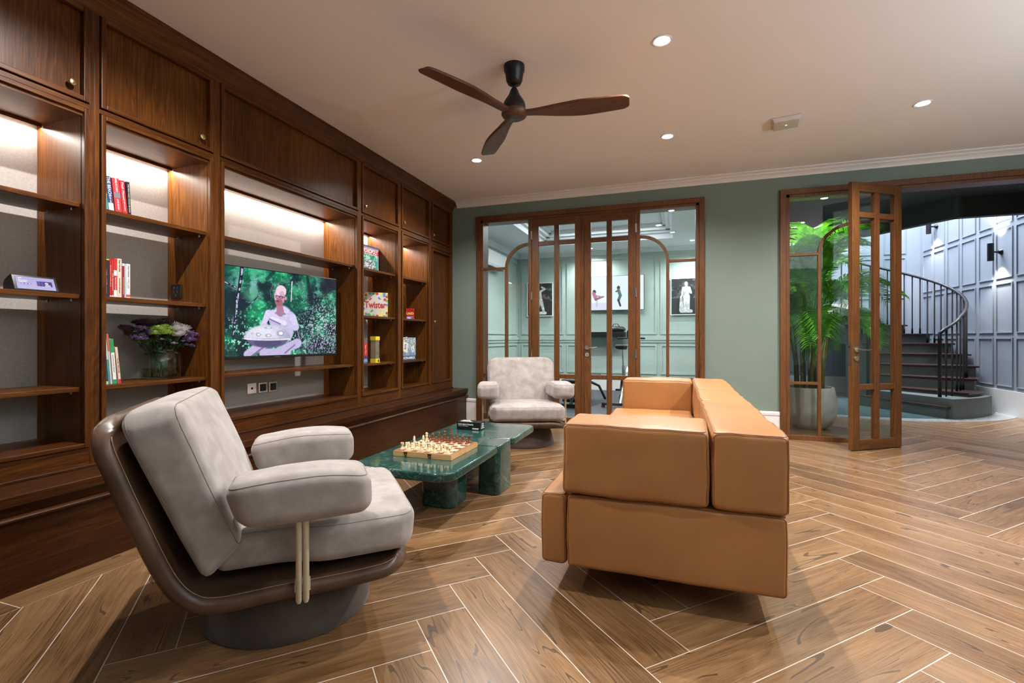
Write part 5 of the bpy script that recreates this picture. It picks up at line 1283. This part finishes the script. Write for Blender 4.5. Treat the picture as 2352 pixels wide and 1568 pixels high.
# ================================================================== gym things
def poster(label, x0, x1, z0, z1, func):
    t = thing('framed_poster', label, 'poster', (0, 0, 0), 0, 'framed black and white posters in the gym')
    y = GY - .022; e = .014
    m = MB(); m.box(x0, x1, y - .028, y, z0, z0 + e); m.box(x0, x1, y - .028, y, z1 - e, z1); m.box(x0, x0 + e, y - .028, y, z0 + e, z1 - e); m.box(x1 - e, x1, y - .028, y, z0 + e, z1 - e); m.build('frame', WHITEP, t, .001)
    printed('print', x1 - x0 - 2 * e, z1 - z0 - 2 * e, 120, 150, func, plane_M(((x0 + x1) / 2, y - .018, (z0 + z1) / 2), (1, 0, 0), (0, 0, 1)), PRINT, t)
def statue(pose):
    def f(U, V):
        n = vnoise(U, V, 9, 11, 5 + pose, 4); img = np.zeros(U.shape + (3,)) + 38.0; img = put(img, sstep(.5, .66, n) * (V > .45) * .7, (112, 112, 120)); A = .78; m = np.zeros_like(U)
        S = lambda *a: seg(U, V, *a, asp=A)
        if pose: parts = [S(.50, .70, .50, .56, .095, .075), S(.47, .50, .46, .12, .060, .035), S(.55, .50, .57, .12, .058, .035), S(.40, .74, .36, .54, .038, .028), S(.60, .74, .66, .60, .038, .028), ell(U, V, .50, .86, .055, .062), S(.5, .80, .5, .76, .03), S(.50, .52, .50, .48, .085), S(.34, .09, .66, .09, .045), S(.33, .50, .34, .12, .03, .06)]
        else: parts = [S(.46, .70, .50, .54, .085, .070), S(.48, .48, .40, .10, .058, .035), S(.54, .48, .66, .12, .058, .036), S(.40, .78, .30, .86, .036, .03), S(.55, .76, .70, .82, .036, .028), S(.70, .82, .58, .88, .028), ell(U, V, .43, .87, .05, .06), S(.3, .08, .72, .08, .045), S(.30, .56, .36, .12, .03, .05)]
        for p in parts: m = np.maximum(m, p)
        sh = 150 + 90 * vnoise(U, V, 14, 18, 40 + pose, 2) + 30 * (U - .5); c = np.stack([sh] * 3, -1); return img * (1 - m[..., None]) + c * m[..., None]
    return f
poster('framed print of a pale stone statue with a raised arm, in the gym', -2.965, -2.413, 1.484, 2.173, statue(0))
poster('framed print of an upright pale stone statue, beyond the wall television', -.133, .42, 1.467, 2.159, statue(1))
t = thing('gym_television', 'bright wall television showing two exercise figures in the gym', 'television', (-1.18, GY - .12, 1.912), math.radians(-3))
bx('cabinet', BLACKP, (-.57, .57, .004, .04, -.335, .335), t, .003); bx('wall_bracket', BLACKM, (-.1, .1, .04, .10, -.1, .1), t)
def gymtv(U, V):
    img = np.zeros(U.shape + (3,)) + np.array([238, 242, 252]); img = put(img, rect(U, V, .46, 1, 0, 1) * .5, (214, 232, 242)); img = put(img, rect(U, V, 0, .46, 0, .22), (220, 218, 238)); A = 1.7; S = lambda *a: seg(U, V, *a, asp=A)
    for p, c in ((S(.16, .56, .16, .54, .05), (70, 50, 60)), (S(.15, .50, .19, .33, .05), (190, 110, 160)), (S(.19, .33, .32, .40, .035, .02), (150, 100, 130)), (S(.17, .44, .28, .40, .02), (190, 140, 130)), (rect(U, V, .19, .22, .1, .3) * .3, (150, 130, 170)),
                 (S(.580, .66, .580, .64, .045), (60, 46, 50)), (S(.58, .58, .61, .42, .045), (90, 120, 120)), (S(.61, .42, .58, .28, .04), (80, 110, 110)), (S(.58, .28, .61, .12, .028), (60, 50, 60)), (S(.57, .56, .54, .54, .022), (120, 80, 70))): img = put(img, p, c)
    return img
printed('screen', 1.125, .655, 240, 140, gymtv, plane_M((0, .003, 0), (1, 0, 0), (0, 0, 1)), vcol_mat('gym_tv_picture', 1.25, .3), t)
m = MB(); m.tube([(.30, .02, -.335), (.27, .03, -.50), (.33, .05, -.62), (.42, .05, -.50), (.36, .05, -.40)], .004, 6); m.build('cable', BLACKP, t, 0, 'all')
# air conditioner
t = thing('air_conditioner', 'white split air conditioner high on the gym side wall', 'air conditioner', (GXL + .001, 7.98, 2.41))
prof = [(0, -.14), (.13, -.135), (.185, -.09), (.205, .02), (.20, .12), (.17, .14), (0, .14)]
MB().prism(prof, -.45, .45, 'y').build('body', WHITEP, t, .01, True)
m = MB()
for k in range(3): m.box(.06 + k * .035, .08 + k * .035, -.40, .40, -.146, -.136)
m.build('air_vent', BLACKP, t)
bx('outlet_flap', WHITEP, (.15, .19, -.42, .42, -.135, -.128), t)
# exercise bike
bk = thing('exercise_bike', 'black and silver exercise bike behind the glazed gym door', 'exercise bike', (-.80, 7.20, .012), math.radians(-6))
m = MB(); m.box(-.27, .27, -.03, .03, .035, .075); m.box(-.24, .24, 1.02, 1.08, .035, .075); m.build('stabiliser', BLACKM, bk, .006)
m = MB()
for x in (-.25, .25):
    m.tube([(x, 0, 0), (x, 0, .035)], .028, 12)
for x in (-.22, .22): m.tube([(x, 1.05, 0), (x, 1.05, .035)], .028, 12)
m.build('levelling_foot', BLACKP, bk)
m = MB(); m.tube([(0, .0, .06), (0, .30, .34), (0, .22, .62)], .026, 10); m.tube([(0, .22, .40), (0, .60, .36), (0, 1.05, .07)], .024, 10); m.tube([(0, .60, .36), (0, .86, .88)], .026, 10); m.build('frame', STEEL, bk, 0, True)
MB().tube([(0, .22, .55), (0, .17, .86)], .018, 10).build('seat_post', CHROME, bk, 0, True)
def fsd(o): u = (o[1] + .13) / .26; return (o[0] * (1 - .68 * u), .18 + o[1], .90 + o[2] - .02 * math.sin(u * 3))
MB().rbox(.095, .13, .030, .028, (5, 6, 1), fsd).build('saddle', BLACKP, bk, 0, 'all')
MB().tube([(-.025, .72, .36), (.025, .72, .36)], .235, 40).build('flywheel', STEEL, bk, 0, True)
m = MB(); m.tube([(0.03, .72 + .24 * math.cos(t_), .36 + .24 * math.sin(t_)) for t_ in [2 * PI * k / 40 for k in range(40)]], .02, 8, 0, True); m.build('flywheel_guard', BLACKP, bk, 0, 'all')
m = MB(); m.tube([(-.05, .36, .36), (.05, .36, .36)], .09, 24); m.tube([(-.06, .36, .36), (-.06, .30, .24)], .012, 8); m.box(-.13, -.06, .26, .33, .225, .25); m.tube([(.06, .36, .36), (.06, .42, .48)], .012, 8); m.box(.06, .13, .39, .46, .47, .495); m.build('crank_and_pedals', BLACKM, bk)
m = MB(); m.tube([(0, .84, .84), (0, .90, 1.02)], .018, 10); m.build('handlebar_post', CHROME, bk, 0, True)
m = MB(); m.tube([(-.21, .80, 1.02), (-.20, .90, 1.02), (.20, .90, 1.02), (.21, .80, 1.02)], .015, 10); m.tube([(-.07, .90, 1.02), (-.09, .98, 1.12), (-.06, .86, 1.14)], .016, 8); m.tube([(.07, .90, 1.02), (.09, .98, 1.12), (.06, .86, 1.14)], .016, 8); m.build('handlebar', BLACKM, bk, 0, 'all')
m = MB(); m.box(-.005, .105, .92, .955, 1.04, 1.145); k_ = m.build('monitor', BLACKP, bk, .006); MB().box(.012, .088, .918, .9195, 1.055, 1.13).build('display', plain('lcd_grey', (.25, .28, .30), rough=.3), k_)
MB().tube([(0, .80, .70), (0, .775, .715)], .022, 14).build('resistance_knob', colmat((200, 60, 60)), bk, 0, True)
# adjustable bench
wb = thing('weight_bench', 'low black exercise bench partly hidden behind the armchair', 'exercise bench', (-1.50, 6.95, .012), math.radians(-8))
pad('seat_pad', -.13, .13, .0, .34, .36, .42, BLACKP, wb, r=.02, puff=.004, wr=0); pad('back_pad', -.14, .14, .38, 1.15, .37, .43, BLACKP, wb, r=.02, puff=.004, wr=0)
m = MB(); m.box(-.24, .24, .02, .07, .0, .055); m.tube([(0, .05, .04), (0, .30, .30), (0, .9, .33)], .026, 10); m.tube([(0, .9, .33), (.12, 1.08, .24), (.21, 1.14, .02)], .022, 8); m.tube([(0, .9, .33), (-.12, 1.08, .24), (-.21, 1.14, .02)], .022, 8); m.build('frame', BLACKM, wb, .003, 45)
m = MB(); m.tube([(-.15, .14, .10), (.15, .14, .10)], .03, 12); m.tube([(-.15, .14, .22), (.15, .14, .22)], .03, 12); m.build('foot_roller', BLACKP, wb, 0, True)
# wall shelf with a bag
t = thing('wall_shelf', 'black wall shelf under the gym television', 'shelf', (-1.35, GY - .21, 1.055)); bx('board', BLACKM, (-.42, .42, -.14, .14, 0, .10), t, .003); bx('bracket', BLACKM, (-.3, .3, .14, .185, .0, .05), t, .002)
t = thing('gym_bag', 'crumpled black bag lying on the wall shelf under the gym television', 'bag', (-1.12, GY - .21, 1.156))
MB().rbox(.17, .10, .055, .05, (6, 4, 2), lambda o: wob((o[0], o[1], o[2] + .055 - .02 * abs(o[0]) / .17 * (o[2] > 0)), .012 * (o[2] > -.04), 14, 3)).build('body', BLACKP, t, 0, 'all')
m = MB(); m.tube([(-.08, 0, .08), (-.05, -.02, .15), (.03, -.02, .15), (.07, 0, .08)], .007, 6); m.build('handle', BLACKP, t, 0, 'all')
